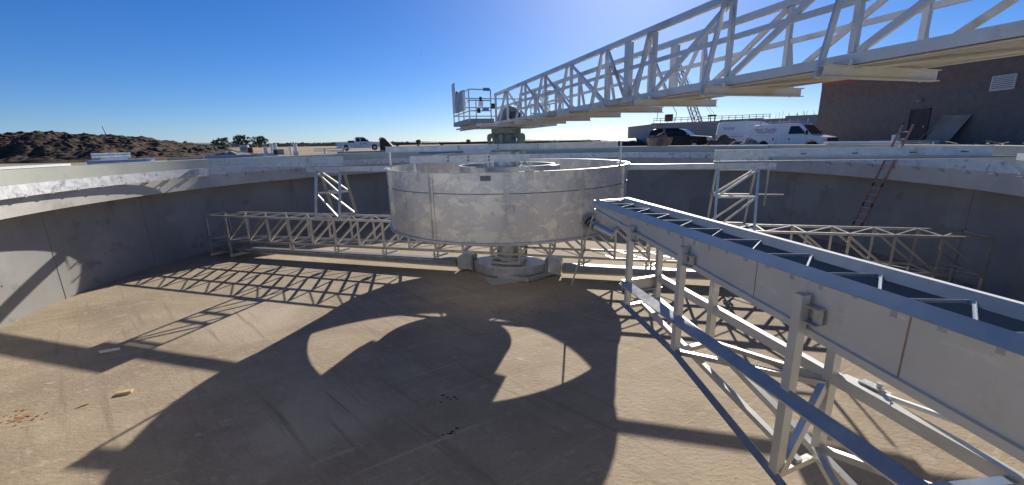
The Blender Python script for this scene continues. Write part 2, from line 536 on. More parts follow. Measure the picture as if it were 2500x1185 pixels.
# column, cage, drive
tag(MB().lathe(C, [(0, -5.25), (.56, -5.25), (.56, -.35), (0, -.35)], 48, closed=False).build('center_column', 'galvanized', smooth=True, origin=C + V((0, 0, -5.25))),
    'round steel centre column standing on the manifold box inside the cage', 'column')
cg = thing('drive_cage', 'square open steel cage of four legs around the centre column', 'drive cage', C + V((0, 0, -5.2)))
for a in (-1, 1):
    for b in (-1, 1):
        MB().ext(TN(.62 * a, .62 * b, -5.12), TN(.62 * a, .62 * b, -.38), Lp(.11), up=-N * b).build('leg', 'steel', cg)
zz = [-5.1, -4.68, -3.4, -2.2, -1.0]
for z in zz:
    for s in (-1, 1):
        MB().bar(TN(-.66, .66 * s, z), TN(.66, .66 * s, z), .08).build('ring_bar', 'steel', cg)
        MB().bar(TN(.66 * s, -.58, z), TN(.66 * s, .58, z), .08).build('ring_bar', 'steel', cg)
for k in range(4):
    for s in (-1, 1):
        a = 1 if k % 2 else -1
        MB().bar(TN(-.6 * a, .7 * s, zz[k] + .06), TN(.6 * a, .7 * s, zz[k + 1] - .06), .06).build('brace', 'steel', cg)
MB().bar(TN(-.72, -.78, -4.86), TN(.85, -.78, -4.86), .04).build('tie_rod', 'galvanized', cg)

dr = thing('drive_unit', 'grey green cast drive pedestal under the centre platform', 'drive unit', C + V((0, 0, -.36)))
MB().lathe(C, [(.0, -.36), (.66, -.36), (.66, -.16), (.5, -.12), (.42, .0), (.42, .30), (.62, .38), (.62, .56), (0, .56)], 48, closed=False).build('turntable', 'drive_paint', dr, True)
for i in range(6):
    az = 195 + 60 * i
    er = (polar(az, 1, 0) - C)
    et = V((er.y, -er.x, 0))
    prof = [(.40, .34), (.70, .38), (.80, .32), (.82, .18), (.76, -.15), (.62, -.15), (.68, .08), (.66, .18), (.56, .22), (.44, .16)]
    ms = MB()
    vs = [C + er * r + et * (.06 * s) + V((0, 0, z)) for s in (-1, 1) for r, z in prof]
    k = len(prof)
    ms.add(vs, [[e, (e + 1) % k, k + (e + 1) % k, k + e] for e in range(k)] + [list(range(k))[::-1], list(range(k, 2 * k))])
    ms.build('pedestal_leg', 'drive_paint', dr)

# manifold on the floor
mf = thing('manifold_box', 'rounded steel manifold box at the foot of the centre column', 'manifold', C + V((0, 0, -5.64)))
pl = [(-1.65, -.20), (-1.2, -.62), (-.85, -.83), (-.45, -.96), (0, -1.0), (.45, -.96), (.85, -.83), (1.2, -.62), (1.65, -.20)]
pl = pl + [(-a, .0 - b + .1) for a, b in pl]
def tnpoly(pp):
    return [(TN(a, b, 0).x, TN(a, b, 0).y) for a, b in pp]
MB().prism(tnpoly(pl), -5.60, -5.21).build('body', 'galvanized', mf, bevel=.02)
MB().prism(tnpoly([(a * 1.02, b * 1.02) for a, b in pl]), -5.645, -5.605).build('base_flange', 'galvanized', mf)
for s in (-1, 1):
    MB().prism(tnpoly([(s * 1.75, -.22), (s * 2.36, -.40), (s * 2.36, .35), (s * 1.75, .30)]), -5.61, -5.03).build('connector', 'galvanized', mf)
    MB().prism(tnpoly([(s * 1.66, -.28), (s * 1.745, -.28), (s * 1.745, .36), (s * 1.66, .36)]), -5.66, -5.0).build('coupling_flange', 'duct_steel', mf)
bp = TN(-.35, -.35, 0)
tag(MB().prism([(-1.70, 17.95), (-.84, 15.94), (1.25, 16.85), (.4, 18.9)], -5.742, -5.70).build('base_plate', 'dark_wall_concrete', origin=(-.2, 17.4, -5.74)),
    'square grout pad on the floor under the manifold box', 'base pad')
fr = thing('floor_curb', 'bent square steel bar lying in front of the manifold box', 'steel bar', (.7, 16.3, -5.74))
MB().bar((-.62, 16.85, -5.62), (.68, 16.30, -5.62), .15).build('short_bar', 'galvanized', fr)
MB().bar((.72, 16.33, -5.615), (2.05, 17.50, -5.615), .15).build('long_bar', 'galvanized', fr)

# ------------------------------------------------------------------ rake arms
TL, TB = 16.48, 1.3195
ZT, ZB, HW = -3.40, -4.69, .64
def rake_arm(s, label):
    root = thing('rake_arm', label, 'rake arm', TN(s * 9, 0, -5.6), group='trussed rake arms')
    ts = [s * (TL - TB * i) for i in range(13)]
    ts[12] = s * .66
    te = s * (TL + .12)
    for n_, z_ in ((-HW, ZT), (HW, ZT), (-HW, ZB), (HW, ZB)):
        MB().ext(TN(te, n_, z_), TN(ts[-1], n_, z_), Lp(.10, .016), up=(0, 0, 1 if z_ == ZB else -1)).build('chord', 'steel', root)
    for i, t in enumerate(ts):
        for n_ in (-HW, HW):
            MB().ext(TN(t, n_, ZB + .05), TN(t, n_, ZT - .05), Lp(.085), up=N).build('post', 'steel', root)
        MB().ext(TN(t, -HW + .05, ZT + .01), TN(t, HW - .05, ZT + .01), Lp(.07), up=(0, 0, -1)).build('strut', 'steel', root)
        MB().ext(TN(t, -HW + .05, ZB), TN(t, HW - .05, ZB), Lp(.07), up=(0, 0, 1)).build('strut', 'steel', root)
    for i in range(12):
        for n_ in (-HW, HW):
            MB().ext(TN(ts[i], n_, ZB + .06), TN(ts[i + 1], n_, ZT - .06), Lp(.08), up=N).build('diagonal', 'steel', root)
        MB().ext(TN(ts[i], HW, ZT + .035), TN(ts[i + 1], -HW, ZT + .035), rect(.06, .012)).build('brace', 'steel', root)
        MB().ext(TN(ts[i], -HW, ZB + .035), TN(ts[i + 1], HW, ZB + .035), rect(.06, .012)).build('brace', 'steel', root)
    # end scrapers down to the floor and the brackets that carry the suction duct
    for i in (0, 1):
        for n_ in (-HW, HW):
            MB().bar(TN(ts[i], n_, ZB - .06), TN(ts[i], n_, -5.45), .10, .09).build('scraper_leg', 'steel', root)
        MB().bar(TN(ts[i] - s * .1, -.85, -5.47), TN(ts[i] - s * .75, .85, -5.42), .05, .16).build('scraper_blade', 'galvanized', root)
    for i in (4, 6, 8, 10):
        ms = MB()
        for d_ in (-.09, .09):
            ms.bar(TN(ts[i] + d_, -HW, ZB - .05), TN(ts[i] + d_, -HW, ZB - .36), .03, .08)
        ms.bar(TN(ts[i] - .16, -HW, ZB - .20), TN(ts[i] + .16, -HW, ZB - .20), .05)
        ms.bar(TN(ts[i] - .02, -HW - .06, ZB - .30), TN(ts[i] + .32, -.1, ZB - .26), .05)
        ms.build('duct_bracket', 'steel', root)
    return root
rake_arm(-1, 'long steel lattice rake arm reaching to the left tank wall')
rake_arm(1, 'long steel lattice rake arm reaching to the right tank wall behind the trough')

def header(s, label):
    root = thing('suction_duct', label, 'suction duct', TN(s * 9, -.2, -5.6), group='suction ducts under the rake arms')
    def sec(t, grow=0.0):
        k = 1.0 - .45 * max(0, (abs(t) - 2.4)) / 14.0
        zt = -5.12 - .06 * (1 - (abs(t) - 2.4) / 14)
        pts = [(-.46, 0), (.10, 0), (.10, -.24), (-.05, -.40), (-.20, -.40), (-.46, -.22)]
        cx_, cz_ = -.18, -.2
        return [TN(t, cx_ + (a - cx_) * (1 + grow), zt + (b if not grow else cz_ + (b - cz_) * (1 + grow)) * k - .12 * (1 - k)) for a, b in pts]
    stops = [2.42, 4.2, 6.2, 8.4, 10.6, 12.8, 14.8, 16.55]
    for a, b in zip(stops[:-1], stops[1:]):
        ms = MB()
        ms.add(sec(s * (a + .012)) + sec(s * (b - .012)), [[i, (i + 1) % 6, 6 + (i + 1) % 6, 6 + i] for i in range(6)] + [[5, 4, 3, 2, 1, 0], [6, 7, 8, 9, 10, 11]])
        ms.build('duct_section', 'duct_steel', root)
    for a in stops[1:-1]:
        ms = MB()
        ms.add(sec(s * (a - .011), .05) + sec(s * (a + .011), .05), [[i, (i + 1) % 6, 6 + (i + 1) % 6, 6 + i] for i in range(6)] + [[5, 4, 3, 2, 1, 0], [6, 7, 8, 9, 10, 11]])
        ms.build('joint_flange', 'steel', root)
header(-1, 'tapered steel suction duct lying low over the floor left of the manifold')
header(1, 'tapered steel suction duct lying low over the floor right of the manifold')

# ------------------------------------------------------------------ skimmer towers, beams, blades
def tower(s, label):
    root = thing('skimmer_tower', label, 'skimmer tower', TN(s * 8.85, 0, ZT), group='skimmer towers on the rake arms')
    t0, t1 = 8.18, 9.52
    zl = [ZT + .06, -2.16, -1.16]
    nw = [.66, .38, .15]
    def P(t, sgn, k):
        return TN(s * (t + .03 * k), sgn * nw[k], zl[k])
    for t in (t0, t1):
        for g in (-1, 1):
            ms = MB()
            ms.ext(P(t, g, 0), P(t, g, 1), Lp(.09), up=-N * g)
            ms.ext(P(t, g, 1), P(t, g, 2), Lp(.09), up=-N * g)
            ms.build('leg', 'steel', root)
    for k in range(3):
        for g in (-1, 1):
            MB().ext(P(t0, g, k), P(t1, g, k), Lp(.08), up=(0, 0, -1)).build('rail', 'steel', root)
        for t in (t0, t1):
            MB().ext(P(t, -1, k) - N * .12, P(t, 1, k) + N * .12, rect(.085, .012)).build('cross_plate', 'steel', root)
    for k in range(2):
        for g in (-1, 1):
            MB().ext(P(t0, g, k), P(t1, g, k + 1), Lp(.075), up=N).build('diagonal', 'steel', root) if s > 0 else \
                MB().ext(P(t0, g, k), P(t1, g, k + 1), Lp(.075), up=N).build('diagonal', 'steel', root)
    MB().ext(TN(s * (t0 - .15), 0, -1.145 + .10), TN(s * (t1 + .5), 0, -1.145 + .10), rect(.34, .016)).build('top_plate', 'steel', root)
    if s > 0:
        ms = MB()
        ms.bar(TN(10.0, .15, -1.14), TN(10.0, .15, -2.55), .05)
        ms.bar(TN(9.7, .15, -2.12), TN(10.6, .15, -2.12), .04)
        ms.build('hanging_rod', 'steel', root)
    return root
tower(-1, 'open steel lattice tower standing on the left rake arm')
tower(1, 'open steel lattice tower standing on the right rake arm')

def support_beam(s, label):
    root = thing('support_beam', label, 'beam', TN(s * 7.5, 0, -1.06), group='beams from feedwell to skimmer towers')
    MB().ext(TN(s * 5.02, -.12, -1.055), TN(s * 10.15, -.12, -1.055), Cp(.20, .07), up=(0, 0, 1)).build('channel', 'galvanized', root)
    MB().ext(TN(s * 5.02, -.10, -.945), TN(s * 10.15, -.10, -.945), rect(.16, .012)).build('top_flange', 'steel', root)
    for t in (6.6, 8.7):
        MB().box(TN(s * t, -.132, -1.055), (.05, .012, .19), math.atan2(D.y, D.x)).build('splice_plate', 'steel', root)
support_beam(-1, 'narrow steel beam from the feedwell rim to the left tower')
support_beam(1, 'narrow steel beam from the feedwell rim to the right tower')

def blade(s, label):
    root = thing('surface_skimmer', label, 'skimmer blade', TN(s * 12.2, 0, -.86), group='skimmer blades')
    ta, tb = 8.08, 16.35
    zt, zb = -.475, -.86
    MB().ext(TN(s * ta, 0, (zt + zb) / 2), TN(s * tb, 0, (zt + zb) / 2), rect(.012, zt - zb)).build('plate', 'galvanized', root)
    MB().ext(TN(s * ta, .04, zt + .012), TN(s * tb, .04, zt + .012), rect(.09, .014)).build('top_flange', 'steel', root)
    MB().ext(TN(s * ta, .05, zb - .012), TN(s * tb, .05, zb - .012), rect(.12, .014)).build('bottom_flange', 'steel', root)
    for t in (ta + .02, 10.6, 13.2, tb - .02):
        MB().box(TN(s * t, -.012, (zt + zb) / 2), (.035, .012, zt - zb - .02), math.atan2(D.y, D.x)).build('seam_strip', 'steel', root)
    if s > 0:
        MB().ext(TN(9.95, -.14, zb + .05), TN(16.9, -.02, zb + .05), rect(.14, .05)).build('wiper', 'duct_steel', root)
        MB().ext(TN(9.95, -.16, zb + .085), TN(16.6, -.06, zb + .085), rect(.16, .014)).build('wiper_strip', 'galvanized', root)
        for t in (11.0, 12.55, 14.2, 15.6):
            MB().box(TN(t, -.03, -.64), (.16, .05, .03), math.atan2(D.y, D.x)).build('clip', 'dark_metal', root)
    for t in (ta + .15, ta + 1.2, ta + 1.6):
        ms = MB()
        for d_ in (-.05, .05):
            ms.bar(TN(s * t + d_, -.05, zb - .10), TN(s * t + d_, -.05, zb + .10), .02)
        ms.bar(TN(s * t - .09, -.05, zb + .08), TN(s * t + .09, -.05, zb + .08), .025)
        ms.build('u_bolt', 'steel', root)
blade(-1, 'long flat steel skimmer blade from the left tower to the tank wall')
blade(1, 'long flat steel skimmer blade from the right tower in front of the ladder')

# ------------------------------------------------------------------ beams carrying the feedwell
def feed_beam(pa, pb, zt, zb, label, ha, hb):
    pa, pb = V(pa), V(pb)
    mid = (pa + pb) / 2
    root = thing('feedwell_beam', label, 'beam', (mid.x, mid.y, zb), group='beams carrying the feedwell')
    d = (pb - pa).normalized()
    nn = V((d.y, -d.x, 0))
    zc = (zt + zb) / 2
    MB().ext((pa.x, pa.y, zc), (pb.x, pb.y, zc), rect(.014, zt - zb)).build('web', 'galvanized', root)
    for z in (zt, zb):
        MB().ext((pa.x, pa.y, z), (pb.x, pb.y, z), rect(.12, .016)).build('flange', 'steel', root)
    L = (pb - pa).length
    for k in range(1, int(L / 1.6) + 1):
        q = pa + d * (k * L / (int(L / 1.6) + 1))
        MB().box((q.x + nn.x * .022, q.y + nn.y * .022, zc), (.03, .03, zt - zb - .02), math.atan2(d.y, d.x)).build('web_stiffener', 'steel', root)
    for k in range(3):
        q = pa + d * (L * (.33 + .17 * k))
        ms = MB()
        for dz in (-.05, .05):
            ms.tube((q.x, q.y, zc + dz), (q.x + nn.x * .04, q.y + nn.y * .04, zc + dz), .025, n=8)
        ms.build('bolt', 'dark_metal', root)
    for (hx, hy), end in ((ha, pa), (hb, pb)):
        ms = MB()
        ms.bar((hx, hy, zt if zt > -.2 else zb), (hx, hy, -1.0), .09, .06)
        ms.bar((hx - .14, hy, -.86), (hx + .14, hy, -.86), .03, .05)
        q = V((hx, hy, 0)) - C
        q.z = 0
        er = q.normalized()
        et = V((er.y, -er.x, 0))
        for j in (-1, 0, 1):
            b_ = C + er * (FR + .05) + et * (.10 * j)
            ms.bar((b_.x, b_.y, -.84), (b_.x, b_.y, -1.16), .022)
        ms.build('hanger', 'steel', root)
h1 = polar(-90, 4.96, 0); h2 = V((4.27, 16.12, 0))
h3 = polar(-142.3, 4.96, 0); h4 = polar(171.5, 4.96, 0)
feed_beam((-5.15, 17.45, 0), (4.20, 16.32, 0), -.055, -.28, 'long steel beam spanning the feedwell in front of the drive pedestal', (h1.x, h1.y), (h2.x, h2.y))
feed_beam((-3.30, 13.83, 0), (.62, 13.03, 0), -.37, -.58, 'short steel beam hanging over the near edge of the feedwell', (h3.x, h3.y), (h4.x, h4.y))

# outlet valve and pipe on the feedwell, and the loose bar leaning on it
p = polar(146.3, FR, -2.62)
er = (p - C).normalized()
et = V((-er.y, er.x, 0))
pv = thing('outlet_pipe', 'short steel pipe with a black coupling and a long hanging lever on the feedwell side', 'pipe', p)
MB().tube(p + er * .01, p + er * .07, .30, n=28).build('flange', 'steel', pv, True)
MB().tube(p + er * .07, p + er * .30, .17, n=24).build('stub', 'black_plastic', pv, True)
q = p + er * .30
MB().tube(q, q + er * .05, .235, n=24).build('coupling_ring', 'galvanized', pv, True)
MB().tube(p + er * .14, p + er * .17, .195, n=24).build('hose_clamp', 'steel', pv, True)
MB().tube(q + er * .05, q + er * .58 + V((.27, .05, 0)), .16, n=24).build('pipe', 'galvanized', pv, True)
MB().bar((2.68, 13.20, -2.38), (2.16, 14.35, -5.2), .04, .04).build('lever', 'panel_steel', pv)

# ------------------------------------------------------------------ trough on its trussed frame
TA = V((-.1952, .9808, 0)); TNn = V((.9808, .1952, 0)); TS = 4.83
TK = .82                                                # scales the trough and its frame about the camera at the origin
def TR(a, off, z):
    return (TA * a + TNn * (TS + off) + V((0, 0, z))) * TK
def trect(a, b):
    return rect(a * TK, b * TK)
def tLp(a, b=.014):
    return Lp(a * TK, b * TK)
def tCp(a, b, c):
    return Cp(a * TK, b * TK, c * TK)
tr = thing('trough', 'long tapered double walled steel trough on a trussed frame at lower right', 'trough', TR(5.5, .4, -5.0))
ae, as_ = 1.35, 11.35
zt = -1.75
def pb(a):
    return -1.97 - .072 * (11.35 - a)
for nm, off in (('near', 0.0), ('far', .86)):
    stops = [as_, 7.0, 5.12, 3.05, ae]
    for a, b in zip(stops[:-1], stops[1:]):
        g = .004
        ms = MB()
        vs = []
        for o_ in (off - .005, off + .005):
            vs += [TR(a - g, o_, zt), TR(b + g, o_, zt), TR(b + g, o_, pb(b)), TR(a - g, o_, pb(a))]
        ms.add(vs, [[0, 1, 2, 3], [7, 6, 5, 4], [0, 4, 5, 1], [1, 5, 6, 2], [2, 6, 7, 3], [3, 7, 4, 0]])
        ms.build('side_panel', 'panel_steel', tr)
    for a in stops[1:-1]:
        MB().ext(TR(a, off, zt - .01), TR(a, off, pb(a)), trect(.020, .013), up=TNn).build('weld_seam', 'rusty_seam', tr)
    # lower stiffening angle
    ms = MB()
    sg = -1 if off == 0 else 1
    vs = []
    for a in (as_, ae):
        z = pb(a)
        vs += [TR(a, off + sg * .006, z + .005), TR(a, off + sg * .055, z + .0), TR(a, off + sg * .055, z - .10), TR(a, off + sg * .006, z - .10)]
    ms.add(vs, [[0, 1, 5, 4], [1, 2, 6, 5], [2, 3, 7, 6], [3, 0, 4, 7], [0, 3, 2, 1], [4, 5, 6, 7]])
    ms.build('bottom_angle', 'panel_steel', tr)
# bottom plate
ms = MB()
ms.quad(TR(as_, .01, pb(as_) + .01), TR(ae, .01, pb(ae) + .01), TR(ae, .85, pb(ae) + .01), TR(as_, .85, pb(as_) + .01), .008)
ms.build('bottom_plate', 'trough_shade', tr)  # bottom coloured dark for the shade down in the trough
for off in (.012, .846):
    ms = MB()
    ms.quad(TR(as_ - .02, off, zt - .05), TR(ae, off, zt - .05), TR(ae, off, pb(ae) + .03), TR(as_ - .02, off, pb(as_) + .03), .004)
    ms.build('shade_sheet', 'trough_shade', tr)  # dark sheet added for the shade on the inner walls
ms = MB()
ms.quad(TR(as_, .0, zt - .02), TR(as_, .86, zt - .02), TR(as_, .86, pb(as_)), TR(as_, .0, pb(as_)), .008)
ms.build('end_plate', 'panel_steel', tr)
# sloped lips along both walls
def lip(o1, z1, o2, z2, name, m, a0=as_, a1=ae, t=.010):
    ms = MB()
    ms.quad(TR(a0, o1, z1), TR(a1, o1, z1), TR(a1, o2, z2), TR(a0, o2, z2), t)
    return ms.build(name, m, tr)
lip(-.105, zt - .065, .025, zt + .065, 'near_lip', 'sky_tint_steel')
lip(.775, zt - .065, .895, zt + .055, 'far_lip', 'sky_tint_steel')
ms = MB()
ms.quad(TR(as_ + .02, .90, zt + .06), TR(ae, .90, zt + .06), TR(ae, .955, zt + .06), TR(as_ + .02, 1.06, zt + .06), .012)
ms.build('far_flange', 'white_cover', tr)  # steel flange coloured white for the sun's glare on it
MB().ext(TR(as_ + .0, -.06, zt + .02), TR(as_ + .0, .92, zt + .03), trect(.08, .014)).build('end_flange', 'steel', tr)
# heat marks of the stiffener welds below the near lip
for k in range(22):
    a = 10.95 - .43 * k
    MB().ext(TR(a, -.0055, zt - .06), TR(a, -.0055, zt - .06 - random.uniform(.07, .15)), trect(random.uniform(.05, .10), .004), up=TNn).build('weld_mark', 'weld_stain', tr)
# lattice across the top
nodes = [10.9, 10.05, 9.15, 8.25, 7.3, 6.3, 5.3, 4.3, 3.35, 2.5, 1.7]
for i, a in enumerate(nodes):
    MB().ext(TR(a, .01, zt - .035), TR(a - .28, .83, zt - .035), tLp(.032, .007)).build('cross_bar', 'lattice_steel', tr)
    if i + 1 < len(nodes):
        MB().ext(TR(a - .30, .83, zt - .035), TR(nodes[i + 1] + .05, .02, zt - .035), tLp(.030, .007)).build('lattice_bar', 'lattice_steel', tr)
# support frame
PA = [8.92, 6.82, 4.2, 1.55]
ZC = -3.48
def zlow(a):
    pts = [(9.1, -4.06), (6.75, -4.24), (4.2, -4.82), (1.3, -5.5)]
    for (a1, z1), (a2, z2) in zip(pts[:-1], pts[1:]):
        if a2 <= a <= a1:
            return z1 + (z2 - z1) * (a1 - a) / (a1 - a2)
    return pts[0][1] if a > 9.1 else pts[-1][1]
for a in PA:
    for off in (-.12, .86 + .10):
        o_ = off if off < 0 else .80
        b_ = a if off < 0 else a + .18
        MB().ext(TR(b_, o_, zlow(a) - .02), TR(b_, o_, (zt - .27) if off < 0 else pb(b_) - .005), trect(.13, .13), up=TNn).build('post', 'panel_steel', tr)
    ms = MB()
    ms.bar(TR(a + .00, -.05, zt - .40), TR(a - .26, -.05, zt - .40), .16, .012)
    ms.bar(TR(a + .00, -.05, zt - .62), TR(a - .26, -.05, zt - .62), .16, .012)
    ms.bar(TR(a - .21, -.06, zt - .61), TR(a - .21, -.06, zt - .41), .10, .012, up=TNn)
    ms.build('post_bracket', 'steel', tr)
DIA = [(-.085, -.02), (.085, -.02), (.085, .02), (-.085, .02)]
MB().ext(TR(9.05, -.22, ZC), TR(.8, -.22, ZC), DIA, up=V((0, 0, 1)) - TNn * .55).build('frame_chord', 'galvanized', tr)
MB().ext(TR(9.2, .83, ZC), TR(.8, .83, ZC), trect(.12, .17)).build('frame_chord', 'panel_steel', tr)
for off in (-.17, .80):
    for a, b in ((9.1, 6.75), (6.75, 4.2), (4.2, 1.3)):
        MB().ext(TR(a, off, zlow(a)), TR(b, off, zlow(b)), [(-.05, -.03), (.05, -.03), (.05, .03), (-.05, .03)] if off < 0 else tLp(.12, .018), up=V((0, 0, 1)) - TNn * .9 if off < 0 else V((0, 0, -1))).build('lower_chord', 'duct_steel' if off < 0 else 'panel_steel', tr)
MB().ext(TR(9.0, .34, -4.10), TR(4.25, .34, -4.78), trect(.10, .10)).build('centre_chord', 'panel_steel', tr)
MB().ext(TR(9.02, -.25, ZC - .10), TR(9.18, .92, ZC - .10), tCp(.34, .10, .014), up=(0, 0, 1)).build('end_channel', 'steel', tr)
for a in PA[:3]:
    MB().ext(TR(a, -.10, zlow(a) - .02), TR(a + .16, .74, zlow(a) - .02), tLp(.10, .016), up=(0, 0, -1)).build('cross_strut', 'steel', tr)
MB().ext(TR(6.75, -.10, -4.22), TR(4.35, .74, ZC - .1), tLp(.09, .016), up=(0, 0, -1)).build('frame_diagonal', 'steel', tr)
MB().ext(TR(6.95, .78, -4.2), TR(4.45, .80, ZC - .08), tLp(.09, .016), up=(0, 0, -1)).build('frame_diagonal', 'steel', tr)
MB().ext(TR(4.15, -.10, -4.78), TR(4.4, .74, ZC - .1), trect(.10, .10), up=TA).build('frame_diagonal', 'steel', tr)
MB().ext(TR(4.35, .70, -4.7), TR(2.3, -.1, -5.1), tLp(.10, .016), up=(0, 0, -1)).build('frame_diagonal', 'steel', tr)
MB().ext(TR(4.35, .80, -4.7), TR(1.6, .80, ZC - .08), tLp(.10, .016), up=(0, 0, -1)).build('frame_diagonal', 'steel', tr)
MB().ext((3.22, 2.74, -2.87), (5.9, 2.98, -2.87), trect(.10, .12)).build('end_beam', 'sky_tint_steel', tr)
ms = MB()
ms.quad(TR(4.25, .76, ZC + .10), TR(3.55, .76, ZC + .10), TR(3.75, 1.05, ZC + .10), TR(4.25, .92, ZC + .10), .014)
ms.build('gusset_plate', 'panel_steel', tr)
MB().tube(TR(3.80, .95, -3.42), TR(2.72, .97, -3.20), .030, n=12).build('tie_rod', 'white_cover', tr, True)
ms = MB()
ms.bar(TR(4.05, .93, ZC + .115), TR(3.80, .95, ZC + .125), .11, .025)
ms.tube(TR(3.83, .95, ZC + .07), TR(3.83, .95, ZC + .21), .03, n=10)
ms.build('tie_clevis', 'steel', tr)

# ------------------------------------------------------------------ access bridge
br = thing('access_bridge', 'long aluminium truss footbridge running from the upper right to the tank centre', 'footbridge', BT(8, 5.39, .58))
LN, LF_ = 4.858, 5.926
ZBc, ZTc = .765, 1.86
nodes = [16.55] + [7.35 + 1.645 * (k + .48) for k in range(5)][::-1][0:0]
nodes = [16.55, 15.0, 13.10, 11.45, 9.81, 8.14, 6.56, 4.90, 3.26, 1.62, -.02, -1.6]
for off in (LN, LF_):
    MB().ext(BT(16.6, off, ZTc), BT(-1.7, off, ZTc), rect(.085, .10)).build('top_chord', 'bridge_alu', br)
    MB().ext(BT(16.6, off, ZBc), BT(-1.7, off, ZBc), rect(.05, .112)).build('bottom_chord', 'bridge_alu', br)
    MB().ext(BT(16.5, off, 1.33), BT(-1.7, off, 1.33), rect(.03, .072)).build('mid_rail', 'bridge_alu', br)
    for i, t in enumerate(nodes):
        wd = .10 if i in (0,) else .062
        MB().ext(BT(t, off, ZBc + .061), BT(t, off, ZTc - .061), rect(wd, .065), up=BN).build('post', 'bridge_alu', br)
    MB().ext(BT(7.35, off, ZBc + .061), BT(7.35, off, ZTc - .061), rect(.17, .09), up=BN).build('splice_post', 'bridge_alu', br)
    for i in range(len(nodes) - 1):
        a, b = nodes[i], nodes[i + 1]
        if i == 0:
            MB().ext(BT(a - .08, off, ZBc + .07), BT(b + .05, off, ZTc - .065), rect(.075, .042), up=BN).build('diagonal', 'bridge_alu', br)
        elif i < 5:
            MB().ext(BT(a - .04, off, ZTc - .065), BT(b + .10, off, ZBc + .065), rect(.055, .04), up=BN).build('diagonal', 'bridge_alu', br)
        elif i == 5:
            MB().ext(BT(a - .04, off, ZTc - .065), BT(7.46, off, ZBc + .065), rect(.055, .04), up=BN).build('diagonal', 'bridge_alu', br)
            MB().ext(BT(b + .04, off, ZTc - .065), BT(7.24, off, ZBc + .065), rect(.065, .04), up=BN).build('diagonal', 'bridge_alu', br)
        else:
            MB().ext(BT(a - .06, off, ZBc + .065), BT(b + .06, off, ZTc - .065), rect(.075, .042), up=BN).build('diagonal', 'bridge_alu', br)
for i, t in enumerate(nodes):
    MB().ext(BT(t, LN - .38, .635), BT(t, LF_ + .38, .635), Cp(.125, .065, .012) if i % 2 else Ip(.125, .08, .010)).build('joist', 'deck_alu', br)
    if i > 0:
        MB().ext(BT(t + .10, LN - .33, .585), BT(t + .10, LN - .05, ZTc - .03), rect(.075, .03), up=BD).build('kicker', 'bridge_alu', br)
        MB().ext(BT(t + .10, LF_ + .33, .585), BT(t + .10, LF_ + .05, ZTc - .03), rect(.075, .03), up=BD).build('kicker', 'bridge_alu', br)
        ms = MB()
        for d_ in (-.07, .09):
            ms.tube(BT(t + d_, LN - .12, .69), BT(t + d_, LN - .12, .75), .02, n=8)
        ms.box(BT(t + .02, LN - .12, .715), (.20, .09, .03), math.atan2(BD.y, BD.x))
        ms.build('clamp', 'steel', br)
for l in (LN, LF_):
    MB().bar(BT(-1.2, l, -.52), BT(-1.2, l, .57), .22).build('bearing_post', 'bridge_alu', br)
ms = MB()
for k in range(6):
    l = LN + .10 + k * (LF_ - LN - .20) / 5
    ms.ext(BT(16.5, l, .722), BT(-1.7, l, .722), rect(.03, .045))
ms.build('stringer', 'deck_alu', br)
ms = MB()
t = 16.5
while t > -1.7:
    ms.ext(BT(t, LN + .03, .757), BT(t, LF_ - .03, .757), rect(.035, .022))
    t -= .055
ms.build('deck_grating', 'deck_alu', br)
for off in (LN + .04, LF_ - .04):
    MB().ext(BT(16.5, off, .725), BT(-1.7, off, .725), Lp(.07, .008)).build('deck_angle', 'deck_alu', br)
for i in range(len(nodes) - 1):
    MB().ext(BT(nodes[i] - .05, LN + .1, .665), BT(nodes[i + 1] + .05, LF_ - .1, .665), rect(.08, .012)).build('wind_brace', 'deck_alu', br)

# ------------------------------------------------------------------ centre platform with railing and equipment
pf = thing('centre_platform', 'railed service platform at the far end of the footbridge', 'platform', BT(16.9, 5.39, .6))
l0, l1, p0, p1 = 3.50, 7.25, 15.35, 18.4
MB().ext(BT(p0, 5.37, .76), BT(p1, 5.37, .76), rect(l1 - l0, .05)).build('deck', 'deck_alu', pf)
MB().ext(BT(p0, 5.37, .665), BT(p1, 5.37, .665), rect(l1 - l0 - .5, .13)).build('deck_frame', 'galvanized', pf)
for l in (l0 - .03, l1 + .03):
    MB().ext(BT(p0, l, .80), BT(p1, l, .80), rect(.02, .17)).build('kick_plate', 'grey_panel', pf)
MB().ext(BT(p1 + .02, l0, .80), BT(p1 + .02, l1, .80), rect(.02, .17)).build('kick_plate', 'grey_panel', pf)
MB().ext(BT(p0 - .02, l0, .80), BT(p0 - .02, 4.42, .80), rect(.02, .17)).build('kick_plate', 'grey_panel', pf)
corners = [(p0, 4.32), (p0, l0), (p0 + 1.0, l0), (p0 + 2.0, l0), (p1, l0), (p1, 4.5), (p1, 5.4), (p1, 6.3), (p1, l1), (p0 + 1.5, l1), (p0, l1), (p0, 6.4)]
for (t, l) in corners:
    MB().ext(BT(t, l, .785), BT(t, l, 1.88), rect(.05, .05)).build('rail_post', 'galvanized', pf)
for z in (1.90, 1.52, 1.16):
    for (a, b) in zip(corners[:-1], corners[1:]):
        MB().tube(BT(a[0], a[1], z), BT(b[0], b[1], z), .024, n=8).build('rail', 'galvanized', pf, True)
for z, l in ((.60, 3.7), (.55, 3.85)):
    MB().tube(BT(p0 - .1, l, z), BT(p1 - .2, l - .15, z), .03, n=8).build('conduit', 'galvanized', pf, True)
MB().tube(BT(p0 - .6, 4.7, .66), BT(p0 + .4, 3.75, .60), .025, n=8).build('conduit', 'galvanized', pf, True)
cp = thing('control_panel', 'grey control cabinet with a red beacon on the platform railing', 'control cabinet', BT(16.5, 3.40, 1.16))
